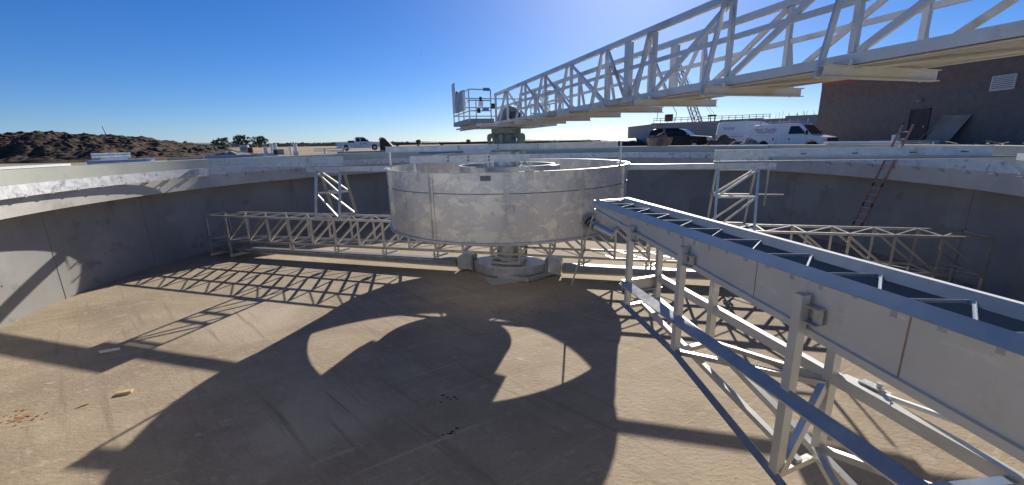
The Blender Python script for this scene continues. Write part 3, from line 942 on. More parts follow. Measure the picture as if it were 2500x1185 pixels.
MB().box(BT(16.45, 3.40, 1.56), (1.5, .10, .72), math.atan2(BD.y, BD.x)).build('cabinet', 'galvanized', cp, bevel=.02)
for k in range(6):
    MB().box(BT(15.85 + .24 * k, 3.345, 1.56), (.02, .02, .72), math.atan2(BD.y, BD.x)).build('rib', 'grey_panel', cp)
MB().box(BT(17.6, 3.38, 1.80), (.45, .05, 1.15), math.atan2(BD.y, BD.x)).build('tall_plate', 'galvanized', cp)
MB().tube(BT(17.05, 3.40, 1.92), BT(17.05, 3.40, 2.02), .055, .04, 14).build('beacon', 'red_lamp', cp, True)
vu = thing('gauge_unit', 'small white gauge with black fittings on the platform railing', 'gauge', BT(15.35, 3.9, 1.3))
MB().tube(BT(15.30, 3.92, 1.30), BT(15.30, 3.92, 1.48), .09, n=14).build('housing', 'white_paint', vu, True)
MB().tube(BT(15.30, 3.92, 1.48), BT(15.30, 3.92, 1.64), .05, n=12).build('cap', 'black_plastic', vu, True)
MB().box(BT(15.30, 3.84, 1.16), (.12, .12, .16)).build('bracket', 'black_plastic', vu)
for k, (t, l, z, lab) in enumerate(((15.30, 4.15, 1.90, 'small blue electric box on the top rail of the platform'), (15.30, 4.1, 1.20, 'small blue electric box on the middle rail of the platform'),
                                   (15.30, 4.38, 1.32, 'dark switch box on the platform gate post'))):
    tag(MB().box(BT(t, l, z), (.22, .12, .10) if k < 2 else (.12, .12, .18), math.atan2(BN.y, BN.x)).build('junction_box', 'blue_wrap' if k < 2 else 'black_plastic', origin=BT(t, l, z)), lab, 'junction box')
mo = thing('drive_motor', 'dark drive motor with a curved guard on the platform behind the footbridge end', 'motor', BT(16.9, 5.6, .785))
prof = [(-.55, 0), (.55, 0), (.5, .22), (.15, .62), (-.1, .70), (-.3, .55), (-.5, .2)]
ms = MB()
vs = [BT(16.9, 5.6, .785) + BN * a + BD * (.22 * s) + V((0, 0, b)) for s in (-1, 1) for a, b in prof]
k = len(prof)
ms.add(vs, [[e, (e + 1) % k, k + (e + 1) % k, k + e] for e in range(k)] + [list(range(k))[::-1], list(range(k, 2 * k))])
ms.build('guard', 'drive_paint', mo, bevel=.03)
MB().tube(BT(16.5, 5.6, 1.05), BT(16.2, 5.6, 1.05), .18, n=18).build('motor_body', 'dark_metal', mo, True)
hw = thing('hand_winch', 'black hand winch on legs standing on the platform right of the motor', 'winch', BT(16.6, 6.8, .785))
for s in (-.25, .25):
    MB().tube(BT(16.6, 6.8 + s - .03, .98), BT(16.6, 6.8 + s + .03, .98), .17, n=18).build('drum', 'black_plastic', hw, True)
ms = MB()
for s in (-.42, .42):
    ms.bar(BT(16.6, 6.8 + s, .785), BT(16.6, 6.8 + s, 1.55), .05)
ms.bar(BT(16.6, 6.38, 1.5), BT(16.6, 7.22, 1.5), .05)
ms.bar(BT(16.6, 6.38, 1.15), BT(16.6, 7.22, 1.15), .04)
ms.build('frame', 'galvanized', hw)

# ------------------------------------------------------------------ ladder leaning on the launder lip
ld = thing('ladder', 'red fibreglass extension ladder leaning on the right tank wall', 'ladder', (15.4, 18.4, -5.6))
b0, b1 = V((15.462, 18.668, -5.60)), V((15.49, 18.24, -5.60))
t0_, t1_ = V((16.65, 17.90, .34)), V((16.67, 17.45, .34))
for a, b in ((b0, t0_), (b1, t1_)):
    d_ = (b - a).normalized()
    MB().ext(a, b, Cp(.085, .035, .006), up=V((.95, 0, .3))).build('rail', 'red_fibreglass', ld)
nr = 20
for k in range(1, nr):
    f = k / nr
    MB().tube(b0.lerp(t0_, f), b1.lerp(t1_, f), .018, n=8).build('rung', 'galvanized', ld, True)
for a in (t0_, t1_):
    MB().tube(a, a + V((.01, 0, .07)), .035, n=10).build('end_cap', 'black_plastic', ld, True)
for k in (5, 8, 11):
    for a, b in ((b0, t0_), (b1, t1_)):
        q = a.lerp(b, k / nr + .02)
        MB().bar(q + V((-.03, 0, -.06)), q + V((-.005, 0, .10)), .05).build('lock_bracket', 'black_mark', ld)

# ------------------------------------------------------------------ loose things on the tank floor
tag(MB().ext((-11.98, 10.80, -5.60), (-11.55, 10.98, -5.60), Cp(.10, .07, .01), up=(0, 0, 1)).build('trim_offcut', 'white_trim', origin=(-11.8, 10.9, -5.62)),
    'short white channel offcut on the tank floor in the shadow', 'offcut')
tag(MB().box((-9.40, 8.76, -5.615), (.30, .13, .07), .35).build('wood_block', 'timber', origin=(-9.4, 8.76, -5.65), bevel=.006), 'small pale timber block on the sunlit floor', 'wood block')
tag(MB().bar((-9.98, 8.20, -5.62), (-9.86, 8.36, -5.61), .03, .02).build('wood_splinter', 'timber', origin=(-9.9, 8.3, -5.63)), 'thin wood splinter on the floor near the timber block', 'wood splinter')
ms = MB()
random.seed(3)
for k in range(46):
    a, r_ = random.uniform(0, 6.3), abs(random.gauss(0, .22))
    q = V((-10.95 + math.cos(a) * r_ * 1.5, 7.85 + math.sin(a) * r_ * .8, -5.625))
    ms.box(q, (random.uniform(.02, .09), random.uniform(.02, .05), random.uniform(.01, .035)), random.uniform(0, 3))
o = ms.build('dirt_crumbs', 'orange_dust', origin=(-10.95, 7.85, -5.64))
o['kind'] = 'stuff'
tag(o, 'scatter of orange dirt crumbs at the left of the sunlit floor', 'dirt crumbs')
# dark oil spots dripped on the floor in front of the manifold
ms = MB()
random.seed(11)
spots = [(-.5, 13.2, 4), (.15, 13.4, 4), (-1.45, 8.3, 6), (-1.3, 7.1, 7), (.8, 13.2, 3)]
for x, y, nn_ in spots:
    for k in range(nn_):
        cx_, cy_ = x + random.gauss(0, .16), y + random.gauss(0, .11)
        r_ = random.uniform(.012, .04)
        m_ = 9
        z = floor_z((V((cx_, cy_, 0)) - C).length) + .005
        ph = random.uniform(0, 6)
        ms.add([V((cx_ + math.cos(2 * math.pi * i / m_ + ph) * r_ * random.uniform(.6, 1.7), cy_ + math.sin(2 * math.pi * i / m_ + ph) * r_ * random.uniform(.6, 1.2), z)) for i in range(m_)], [list(range(m_))])
o = ms.build('oil_spots', 'oil')
o['kind'] = 'stuff'
tag(o, 'dark oil drips on the shaded floor in front of the manifold', 'oil spots')

# ------------------------------------------------------------------ loose metal lying on the tank rim
def rim_piece(az0, az1, z, h, wdt, m, name, label, r=18.16, group=None, prof=None):
    a, b = polar(az0, r, z), polar(az1, r, z)
    o = MB().ext(a, b, prof or rect(wdt, h)).build(name, m, origin=(a + b) / 2)
    return tag(o, label, 'board' if 'cover' in name else 'channel', group)
def az_of(x, y):
    return math.degrees(math.atan2(x - C.x, y - C.y))
rim_piece(az_of(-17.6, 13.3), az_of(-18.28, 17.3), -.455, .085, .25, 'white_cover', 'white_cover', 'bright white board lying on the tank rim at far left')
rim_piece(az_of(-18.28, 18.1), az_of(-18.02, 21.2), -.42, .15, .30, 'blue_channel', 'steel_channel', 'bluish steel channel lying on the left rim in front of the corrugated sheet', prof=Cp(.16, .25, .02))
o = MB()
a, b = V((-18.5, 18.6, -.06)), V((-18.3, 20.3, -.06))
for k in range(4):
    o.ext(a + V((-.02 * (k % 2), 0, -.065 * k)), b + V((-.02 * (k % 2), 0, -.065 * k)), rect(.03, .064))
o.bar(a + V((.05, .3, -.25)), b + V((.05, -.3, -.25)), .12, .12)
tag(o.build('corrugated_sheet', 'galvanized', origin=(-18.4, 19.4, -.3)), 'short corrugated grey sheet standing upright on the left rim', 'metal sheet')
rim_piece(az_of(-17.9, 21.9), az_of(-17.3, 23.6), -.45, .09, .2, 'grey_panel', 'steel_channel', 'short grey channel on the rim between two bluish ones')
rim_piece(az_of(-17.25, 23.7), az_of(-15.6, 27.0), -.42, .16, .22, 'blue_channel', 'steel_channel', 'long bluish channel on the rim right of the corrugated sheet', prof=Cp(.16, .22, .02))
rim_piece(az_of(-12.6, 30.8), az_of(-9.3, 33.4), -.44, .12, .25, 'blue_channel', 'steel_channel', 'bluish channel on the far rim in front of the pickup', prof=Cp(.13, .22, .02))
rim_piece(az_of(-7.7, 34.4), az_of(-4.1, 35.5), -.63, .20, .3, 'blue_wrap', 'wrapped_channel', 'blue wrapped channel on the far wall behind the feedwell', r=17.0)
rim_piece(az_of(-4.0, 35.5), az_of(-.2, 35.9), -.60, .24, .3, 'blue_channel', 'steel_channel', 'pale blue channel on the far wall behind the drive pedestal', r=17.0)
o = MB().bar((-6.2, 33.9, -.88), (-4.4, 34.4, -.76), .12, .08).build('white_cover', 'white_cover', origin=(-5.3, 34.1, -.9))
tag(o, 'small white strip lying on the far launder below the blue wrapped channel', 'board')
rim_piece(az_of(14.1, 29.0), az_of(16.2, 25.7), -.60, .12, .3, 'blue_channel', 'steel_channel', 'pale blue channel hooked over the rim below the dark car', r=17.72)
rim_piece(az_of(17.2, 22.9), az_of(17.95, 19.4), -.43, .13, .3, 'white_cover', 'white_cover', 'pale board on the right rim under the white van')
rim_piece(az_of(18.05, 13.0), az_of(16.6, 8.6), -.83, .22, .02, 'white_cover', 'white_cover', 'white strip standing in for the sunlit launder behind the end of the right skimmer blade', r=17.1)  # strip added in white for sunlight on the launder

# ------------------------------------------------------------------ vehicles
def arch(cx, cz, r, n=9):
    return [(cx + r * math.cos(math.pi * i / (n - 1)), cz + r * math.sin(math.pi * i / (n - 1))) for i in range(n)][::-1]
def wheels(root, xs, hw, r=.38, lift=0.0):
    first = None
    for x in xs:
        for s in (-1, 1):
            if first is None:
                ty = MB()
                ty.lathe((0, 0, 0), [(r * .62, -.11), (r * .95, -.12), (r, -.07), (r, .07), (r * .95, .12), (r * .62, .11)], 28)
                ty.v = [V((p.x, p.z, p.y)) for p in ty.v]
                first = bpy.data.objects.new('wheel', None)
                COL.objects.link(first)
                first.parent = root
                first['_org'] = (0, 0, 0)
                ty.build('tyre', 'tyre', first, True)
                rm = MB()
                rm.lathe((0, 0, 0), [(0, -.05), (.06, -.06), (r * .45, -.04), (r * .60, -.09), (r * .63, -.09), (r * .63, .09), (0, .09)], 20, closed=False)
                rm.v = [V((p.x, p.z, p.y)) for p in rm.v]
                rm.build('rim', 'rim', first, True)
                wo = first
            else:
                wo = dup(first, root)
            wo.location = (x, s * (hw - .13), r + lift)
            wo.rotation_euler = (0, 0, 0 if s < 0 else math.pi)
def lettering(root, text, size, loc, m, name='lettering', shear=.25, rz=0.0, sx=1.0):
    cu = bpy.data.curves.new(name, 'FONT')
    cu.body = text
    cu.size = size
    cu.shear = shear
    cu.extrude = .003
    cu.offset = size * .012
    tmp = bpy.data.objects.new('tmp', cu)
    COL.objects.link(tmp)
    bpy.context.view_layer.update()
    me = bpy.data.meshes.new_from_object(tmp.evaluated_get(bpy.context.evaluated_depsgraph_get()))
    bpy.data.objects.remove(tmp)
    bpy.data.curves.remove(cu)
    me.materials.clear()
    me.materials.append(MATS[m])
    o = bpy.data.objects.new(name, me)
    COL.objects.link(o)
    o.parent = root
    o.location = loc
    o.scale = (sx, 1, 1)
    o.rotation_euler = (math.pi / 2, 0, rz)
    return o
SIGN = [("D", .31, 0.0), ("ICK'S", .245, .225), ("E", .31, .88), ("LECTRIC", .245, 1.06)]
def sign(root, x, z, k, wf):
    for t, s_, dx in SIGN:
        lettering(root, t, s_ * k, (x + dx * k, -wf(z) - .006, z), 'red_ink', sx=.86)
    for zz_, x0, w_, h_, m in ((.10, 1.0, 1.6, .055, 'dark_ink'), (.22, .62, .72, .03, 'grey_ink'), (.22, 1.45, .5, .03, 'grey_ink')):
        q = z - zz_ * k
        MB().box((x + x0 * k, -wf(q) - .004, q), (w_ * k, .008, h_ * k)).build('underline' if zz_ < .2 else 'small_print', m, root)

def van(loc, rz, label):
    t = thing('van', label, 'van', loc, rz, local=True)
    W = 1.0
    low = [(-2.70, .42)] + [(-2.0, .42)] + arch(-1.55, .42, .45) + [(-1.1, .42), (1.35, .42)] + arch(1.80, .42, .45) + [(2.3, .42), (2.55, .42), (2.68, .60), (2.68, .98), (2.60, 1.06), (1.78, 1.24), (1.66, 1.26), (-2.76, 1.26), (-2.76, .6)]
    # outline runs clockwise: arch helper goes left to right
    MB().solid(low, lambda z: W).build('body', 'white_paint', t, bevel=.035)
    up = [(-2.76, 1.255), (1.70, 1.255), (1.02, 1.98), (.80, 2.10), (.3, 2.13), (-1.9, 2.12), (-2.35, 2.05), (-2.58, 1.88)]
    wu = lambda z: W - .14 * max(0, z - 1.26)
    MB().solid(up, wu).build('upper_body', 'white_paint', t, bevel=.05)
    MB().solid([(.18, 1.34), (1.30, 1.34), (1.22, 1.50), (.82, 1.90), (.26, 1.90)], lambda z: wu(z) + .012).build('side_window', 'glass', t)
    def ws(u, v):   # windscreen
        x = 1.66 + (1.05 - 1.66) * v
        z = 1.30 + (1.97 - 1.30) * v
        return V((x + .02, u * (wu(z) - .10), z + .01))
    MB().quad(ws(-1, 0), ws(1, 0), ws(1, 1), ws(-1, 1), .02).build('windscreen', 'glass', t)
    MB().box((2.70, 0, .80), (.05, 1.75, .42)).build('grille', 'black_plastic', t)
    MB().box((2.73, 0, .52), (.16, 1.95, .22)).build('bumper', 'black_plastic', t)
    for s in (-1, 1):
        MB().box((2.62, s * .80, .84), (.14, .38, .20)).build('headlight', 'lamp_lens', t)
        MB().box((2.58, s * .985, .88), (.16, .05, .09)).build('indicator', 'amber_lens', t)
        MB().box((-2.745, s * .95, .95), (.07, .12, .40)).build('tail_light', 'red_lens', t)
        MB().box((1.45, s * (W + .14), 1.42), (.10, .20, .30)).build('mirror', 'black_plastic', t, bevel=.03)
    for x in (-.98, .12):
        MB().box((x + .16, -W - .012, .98), (.07, .03, .17)).build('handle', 'black_plastic', t)
    for x in (-1.28, -.62, .02, 1.42):
        MB().box((x, -W - .001, .86), (.014, .006, .74)).build('door_gap', 'grey_ink', t)
    wheels(t, (-1.55, 1.80), W)
    # ladder rack: three hoops with upright pegs
    for x in (-2.0, -.6, .65):
        ms = MB()
        ms.bar((x, -.9, 2.24), (x, .9, 2.24), .035)
        for s in (-1, 1):
            ms.bar((x, s * .82, 2.08), (x, s * .82, 2.46), .05)
        ms.build('roof_rack', 'galvanized', t)
    MB().bar((-2.0, -.5, 2.27), (.65, -.5, 2.27), .03).build('rack_rail', 'galvanized', t)
    sign(t, -2.28, 1.62, .86, wu)
    return t
van((21.55, 32.2, ground_z(21.6) - .11), R(-57), 'white electrician van with dark front parked before the grey building')

def van_tall(loc, rz, label):
    t = thing('van', label, 'van', loc, rz, local=True)
    W = 1.0
    low = [(-2.9, .40), (-2.2, .40)] + arch(-1.75, .40, .43) + [(-1.3, .40), (1.55, .40)] + arch(2.0, .40, .43) + [(2.5, .40), (2.85, .5), (2.9, .9), (2.75, 1.1), (1.9, 1.38), (-2.95, 1.38), (-2.95, .5)]
    MB().solid(low, lambda z: W).build('body', 'white_paint', t, bevel=.04)
    up = [(-2.95, 1.375), (1.95, 1.375), (1.05, 2.16), (.7, 2.36), (-.5, 2.46), (-2.5, 2.44), (-2.85, 2.34)]
    wu = lambda z: W - .12 * max(0, z - 1.38)
    MB().solid(up, wu).build('upper_body', 'white_paint', t, bevel=.05)
    MB().solid([(.35, 1.44), (1.60, 1.44), (1.0, 2.0), (.42, 2.0)], lambda z: wu(z) + .012).build('side_window', 'glass', t)
    MB().quad((1.93, -.85, 1.42), (1.93, .85, 1.42), (1.08, .78, 2.09), (1.08, -.78, 2.09), .02).build('windscreen', 'glass', t)
    for s in (-1, 1):
        MB().box((-2.945, s * .93, 1.08), (.07, .14, .55)).build('tail_light', 'red_lens', t)
        MB().box((2.72, s * .78, .92), (.2, .36, .2)).build('headlight', 'lamp_lens', t)
    MB().box((2.88, 0, .62), (.14, 1.8, .3)).build('bumper', 'black_plastic', t)
    MB().box((-1.0, -W - .005, .62), (3.8, .03, .12)).build('side_strip', 'black_plastic', t)
    MB().box((-1.5, -W - .005, 1.16), (1.5, .02, .03)).build('door_track', 'black_plastic', t)
    ms = MB()
    for s in (-1, 1):
        ms.bar((-2.8, s * .8, 2.60), (.7, s * .8, 2.64), .05)
    for x in (-2.7, -1.6, -.5, .6):
        ms.bar((x, -.85, 2.58), (x, .85, 2.58), .045)
        for s in (-1, 1):
            ms.bar((x, s * .8, 2.3), (x, s * .8, 2.60), .04)
    ms.build('roof_rack', 'black_plastic', t)
    wheels(t, (-1.75, 2.0), W)
    sign(t, -2.5, 1.86, .52, wu)
    return t
van_tall((22.0, 38.2, ground_z(22) + .02), R(-24), 'white van with a black roof rack parked behind the front van')

def suv(loc, rz, label):
    t = thing('car', label, 'car', loc, rz, local=True)
    W = .98
    low = [(-2.55, .45), (-1.9, .38)] + arch(-1.45, .40, .46) + [(-.98, .38), (1.1, .38)] + arch(1.55, .40, .46) + [(2.05, .38), (2.5, .45), (2.6, .65), (2.58, 1.02), (2.45, 1.12), (1.15, 1.22), (-2.55, 1.20), (-2.62, .9)]
    MB().solid(low, lambda z: W).build('body', 'black_paint', t, bevel=.05)
    up = [(-2.56, 1.19), (1.20, 1.20), (.45, 1.74), (.15, 1.84), (-1.6, 1.90), (-2.2, 1.84), (-2.42, 1.70)]
    wu = lambda z: W - .26 * max(0, z - 1.19)
    MB().solid(up, wu).build('cabin', 'black_paint', t, bevel=.05)
    for a in ([(-.98, 1.26), (-.10, 1.26), (-.10, 1.70), (-.95, 1.72)], [(.02, 1.26), (.88, 1.26), (.34, 1.66), (.02, 1.70)], [(-2.3, 1.28), (-1.1, 1.26), (-1.08, 1.72), (-2.18, 1.68)]):
        MB().solid(a, lambda z: wu(z) + .012).build('side_window', 'glass', t)
    MB().quad((1.17, -.85, 1.23), (1.17, .85, 1.23), (.49, .74, 1.73), (.49, -.74, 1.73), .02).build('windscreen', 'glass', t)
    MB().box((2.585, 0, .84), (.06, 1.1, .24)).build('grille', 'chrome', t)
    for s in (-1, 1):
        MB().box((2.50, s * .76, .90), (.20, .42, .17)).build('headlight', 'lamp_lens', t)
        MB().box((-2.58, s * .86, 1.0), (.08, .2, .3)).build('tail_light', 'red_lens', t)
        MB().box((.95, s * 1.06, 1.26), (.12, .2, .16)).build('mirror', 'black_paint', t, bevel=.03)
        MB().bar((-2.0, s * .70, 1.93), (.1, s * .70, 1.89), .035).build('roof_rail', 'black_plastic', t)
    MB().box((2.60, 0, .55), (.08, 1.7, .2)).build('bumper', 'black_plastic', t)
    MB().box((2.64, 0, .60), (.02, .4, .12)).build('number_plate', 'white_paint', t)
    wheels(t, (-1.45, 1.55), W, .40)
    return t
suv((15.5, 38.4, ground_z(15.5) + .05), R(-40), 'black estate car parked behind the rusty concrete bucket')

def pickup(loc, rz, label):
    t = thing('pickup_truck', label, 'pickup truck', loc, rz, local=True)
    W = 1.0
    low = [(-3.0, .55), (-2.35, .50)] + arch(-1.85, .48, .50) + [(-1.3, .45), (1.35, .45)] + arch(1.95, .48, .50) + [(2.5, .50), (2.95, .55), (3.05, .70), (3.02, 1.10), (2.9, 1.20), (1.35, 1.28), (-.55, 1.28), (-.62, 1.20), (-3.02, 1.20)]
    MB().solid(low, lambda z: W).build('body', 'white_paint', t, bevel=.04)
    up = [(-.60, 1.27), (1.40, 1.275), (.75, 1.86), (.5, 1.95), (-.35, 1.96), (-.55, 1.88)]
    wu = lambda z: W - .22 * max(0, z - 1.27)
    MB().solid(up, wu).build('cab', 'white_paint', t, bevel=.05)
    for a in ([(.16, 1.34), (1.12, 1.34), (.66, 1.78), (.16, 1.82)], [(-.45, 1.34), (.04, 1.34), (.04, 1.82), (-.42, 1.82)]):
        MB().solid(a, lambda z: wu(z) + .012).build('side_window', 'glass', t)
    MB().quad((1.38, -.85, 1.31), (1.38, .85, 1.31), (.80, .76, 1.84), (.80, -.76, 1.84), .02).build('windscreen', 'glass', t)
    MB().box((-1.8, 0, 1.21), (2.3, 1.7, .06)).build('bed', 'black_plastic', t)
    MB().box((-1.1, 0, 1.36), (.9, 1.5, .26)).build('bed_load', 'black_plastic', t, bevel=.08)
    MB().bar((-.75, -.75, 1.25), (-.62, -.75, 1.85), .05).build('headache_rack', 'white_paint', t)
    MB().box((3.06, 0, .92), (.05, 1.5, .36)).build('grille', 'chrome', t)
    MB().box((3.08, 0, .62), (.14, 1.95, .22)).build('bumper', 'chrome', t)
    for s in (-1, 1):
        MB().box((-3.0, s * .92, 1.0), (.08, .16, .34)).build('tail_light', 'red_lens', t)
        MB().box((2.98, s * .82, .96), (.16, .34, .24)).build('headlight', 'lamp_lens', t)
        MB().box((1.1, s * 1.14, 1.42), (.1, .2, .26)).build('mirror', 'black_plastic', t)
    MB().box((.12, -W - .012, 1.02), (.12, .03, .14)).build('handle', 'black_plastic', t)
    MB().box((.10, -W - .001, .90), (.014, .006, .7)).build('door_gap', 'grey_ink', t)
    MB().box((-.60, -W - .001, .90), (.03, .006, .6)).build('cab_gap', 'grey_ink', t)
    MB().box((.65, -W - .004, 1.06), (.4, .008, .08)).build('door_logo', 'dark_ink', t)
    MB().box((.95, -W - .004, 1.0), (.06, .008, .14)).build('door_logo', 'dark_ink', t)
    MB().box((-3.1, 0, .62), (.14, 1.8, .18)).build('rear_bumper', 'chrome', t)
    wheels(t, (-1.85, 1.95), W, .39, .10)
    return t
pickup((-21.3, 60, ground_z(-21.3) - .02), R(20), 'white extended cab pickup truck parked left beyond the far rim')

# ------------------------------------------------------------------ concrete bucket, spoil heaps
cb = thing('concrete_bucket', 'rusty tapered concrete bucket in front of the black car', 'concrete bucket', (11.95, 33.6, ground_z(12)))
gz = ground_z(12) - .5
def frust(c, s0, s1, z0, z1):
    vs = [V((c[0] + x * s0, c[1] + y * s0, z0)) for x, y in ((-1, -1), (1, -1), (1, 1), (-1, 1))] + [V((c[0] + x * s1, c[1] + y * s1, z1)) for x, y in ((-1, -1), (1, -1), (1, 1), (-1, 1))]
    return vs, [[0, 1, 5, 4], [1, 2, 6, 5], [2, 3, 7, 6], [3, 0, 4, 7], [3, 2, 1, 0]]
MB().lathe((11.95, 33.6, 0), [(.62, gz + .25), (.70, gz + .60), (.98, gz + 1.35), (1.02, gz + 1.62), (.96, gz + 1.62), (.64, gz + .6)], 12).build('hopper', 'bucket_steel', cb)
ms = MB()
for s in (-1, 1):
    for d_ in (-1, 1):
        ms.bar((11.95 + s * .62, 33.6 + d_ * .62, gz), (11.95 + s * .75, 33.6 + d_ * .75, gz + .8), .08)
ms.build('leg', 'bucket_steel', cb)
ms = MB()
ms.bar((11.3, 33.6, gz + 1.6), (12.2, 33.6, gz + 1.95), .07)
ms.bar((12.6, 33.6, gz + 1.6), (12.3, 33.6, gz + 2.05), .07)
ms.box((12.28, 33.6, gz + 2.15), (.14, .1, .42))
ms.box((11.8, 33.6, gz + 1.72), (1.1, .9, .14))
ms.build('bail', 'bucket_steel', cb)

def heap(cx, cy, rx, ry, h, m, name, label, cat, seed, gz=None, det=36, rough=.35):
    ms = MB()
    gz = ground_z(cx) if gz is None else gz
    for j in range(det + 1):
        for i in range(det + 1):
            u, v = -1.15 + 2.3 * i / det, -1.15 + 2.3 * j / det
            r2 = min(1.4, math.hypot(u, v))
            hh = h * max(0, 1 - r2 * r2) ** .8
            p = V((cx + u * rx, cy + v * ry, 0))
            nz = noise.fractal(V((p.x * 1.1 + seed, p.y * 1.1, seed)), 1.0, 2.0, 5) * rough * h * (.3 + min(1, hh / h * 1.5)) if r2 < 1.1 else -.2
            ms.v.append(V((p.x, p.y, gz + hh + nz - .06)))
    k = det + 1
    for j in range(det):
        for i in range(det):
            ms.f.append([j * k + i, j * k + i + 1, (j + 1) * k + i + 1, (j + 1) * k + i])
    return tag(ms.build(name, m, origin=(cx, cy, gz), smooth=True), label, cat)
heap(17.6, 34.5, 1.9, 1.2, 1.05, 'spoil', 'dirt_heap', 'brown dirt heap between the black car and the vans', 'dirt heap', 3)
heap(17.7, 31.2, 1.25, 1.0, .85, 'gravel', 'dirt_heap', 'grey stony heap at the tail of the front van', 'dirt heap', 8)
heap(16.0, 29.4, 1.2, .7, .62, 'spoil', 'dirt_heap', 'low brown dirt heap right on the rim before the vans', 'dirt heap', 21)
heap(-20.9, 31.5, 1.6, 1.4, .55, 'gravel', 'gravel_heap', 'grey gravel heap behind the left rim', 'gravel heap', 31)

# ------------------------------------------------------------------ big soil mound at left
pts = [(-80, 1.2), (-60, 1.7), (-48, 1.55), (-43, 1.7), (-40.2, 1.52), (-37.5, 1.62), (-35.5, 1.62), (-34, 1.35), (-32.9, 1.12), (-31.2, .80), (-29.4, .46), (-27.5, .08), (-26.0, -.28), (-24.7, -.55), (-23.6, -.88)]
def ridge(x):
    for (a, za), (b, zb_) in zip(pts[:-1], pts[1:]):
        if a <= x <= b:
            return za + (zb_ - za) * (x - a) / (b - a)
    return pts[0][1] if x < pts[0][0] else pts[-1][1]
def mound_z(x, y):
    v = (y - 37) / 9.2
    h = (ridge(x) + .9 + .0097 * x) * max(0, 1 - abs(v) ** 2.2)
    if h <= .02:
        return ground_z(x) - .2
    k = min(1, h * 1.2)
    nz = .55 * (noise.fractal(V((x * .42, y * .42, 2.0)), .9, 2.1, 5))
    nz += .17 * (noise.turbulence(V((x * 1.1, y * .9, 5.0)), 5, False, amplitude_scale=.62, frequency_scale=2.2) - .45)
    nz += .10 * noise.noise(V((x * 4.5, y * 4.5, 1.0)))
    return ground_z(x) + h + nz * k - .05
ms = MB()
nx, ny = 420, 110
for j in range(ny + 1):
    for i in range(nx + 1):
        x = -76 + 52.5 * i / nx
        y = 27.0 + 20 * j / ny
        ms.v.append(V((x, y, mound_z(x, y))))
for j in range(ny):
    for i in range(nx):
        a = j * (nx + 1) + i
        ms.f.append([a, a + 1, a + nx + 2, a + nx + 1])
tag(ms.build('soil_mound', 'soil', origin=(-40, 37, -.5)), 'long dark brown mound of dug soil behind the left rim', 'soil mound')
ms = MB()
random.seed(5)
for k in range(2200):
    x = random.uniform(-62, -27)
    y = random.uniform(28.5, 37.5)
    if ridge(x) + .9 < .5 or noise.noise(V((x * .3, y * .3, 1))) < -.05:
        continue
    z = mound_z(x, y)
    if z < ground_z(x) + .2:
        continue
    a = random.uniform(0, 3.1)
    L_ = random.uniform(.06, .22)
    d_ = V((math.cos(a), math.sin(a), random.uniform(-.3, .3))) * L_
    up = V((random.uniform(-.5, .5), random.uniform(-.5, .2), 1)) * random.uniform(.02, .07)
    p = V((x, y, z))
    ms.add([p - d_ / 2, p + d_ / 2, p + d_ * .4 + up, p - d_ * .3 + up], [[0, 1, 2, 3]])
o = ms.build('dry_turf_bits', 'straw')
o['kind'] = 'stuff'
tag(o, 'dry straw and turf scraps strewn over the soil mound', 'turf scraps')
tag(MB().tube((-35.9, 38, 1.2), (-36.15, 38, 2.25), .06, .04, 8).build('marker_pole', 'pvc_white', origin=(-35.9, 38, 1.2)), 'short leaning marker pole on top of the soil mound', 'pole')

# ------------------------------------------------------------------ things out in the field
def pipe_stub(x, y, h, r, label):
    g = ground_z(x)
    t = thing('standpipe', label, 'standpipe', (x, y, g), group='white standpipes beyond the rim')
    MB().tube((x, y, g), (x - .06, y, g + h), r, n=16).build('pipe', 'pvc_white', t, True)
    MB().tube((x - .06, y, g + h), (x - .065, y, g + h + .08), r * 1.12, n=16).build('cap', 'pvc_white', t, True)
pipe_stub(-23.15, 40, .80, .155, 'leftmost and shortest of the three thick white standpipes')
pipe_stub(-22.75, 40.4, 1.02, .165, 'middle one of the three thick white standpipes')
pipe_stub(-22.30, 40.2, 1.02, .165, 'rightmost of the three thick white standpipes')
pipe_stub(-21.6, 41.5, .75, .13, 'thin white standpipe left of its twin behind the grey block')
pipe_stub(-20.9, 41.2, .95, .17, 'white standpipe above the right end of the grey block')
tag(MB().box((-22.6, 39.9, ground_z(-22.6) + .1), (1.6, .9, .3)).build('concrete_footing', 'pvc_white', origin=(-22.6, 39.9, ground_z(-22.6)), bevel=.03), 'low white footing under the three thick standpipes', 'footing')
t = thing('equipment_box', 'grey box with a dark opening beside the standpipes', 'box', (-20.7, 38, ground_z(-20.7)))
MB().box((-20.7, 38, ground_z(-20.7) + .35), (.95, .7, .5)).build('case', 'dark_wall_concrete', t, bevel=.03)
MB().box((-20.98, 37.64, ground_z(-20.7) + .36), (.3, .03, .3)).build('opening', 'black_plastic', t)
tag(MB().prism([(-19.8, 38.4), (-19.3, 38.4), (-19.55, 38.9)], ground_z(-19.5), ground_z(-19.5) + .4).build('white_wedge', 'white_cover', origin=(-19.5, 38.6, ground_z(-19.5))), 'small white wedge right of the grey box', 'wedge')
o = MB()
o.bar((-21.8, 47, ground_z(-20) + .50), (-17.2, 46, ground_z(-20) + .52), .30, .09)
o.bar((-21.6, 46.6, ground_z(-20) + .28), (-17.9, 45.8, ground_z(-20) + .30), .25, .08)
o.bar((-20.5, 46.7, ground_z(-20) + .0), (-20.5, 46.7, ground_z(-20) + .48), .2)
o.bar((-18.2, 46.1, ground_z(-20) + .0), (-18.2, 46.1, ground_z(-20) + .48), .2)
tag(o.build('plank_stack', 'pvc_white', origin=(-19.5, 46.4, ground_z(-20))), 'pale planks stacked on trestles behind the pickup', 'planks')
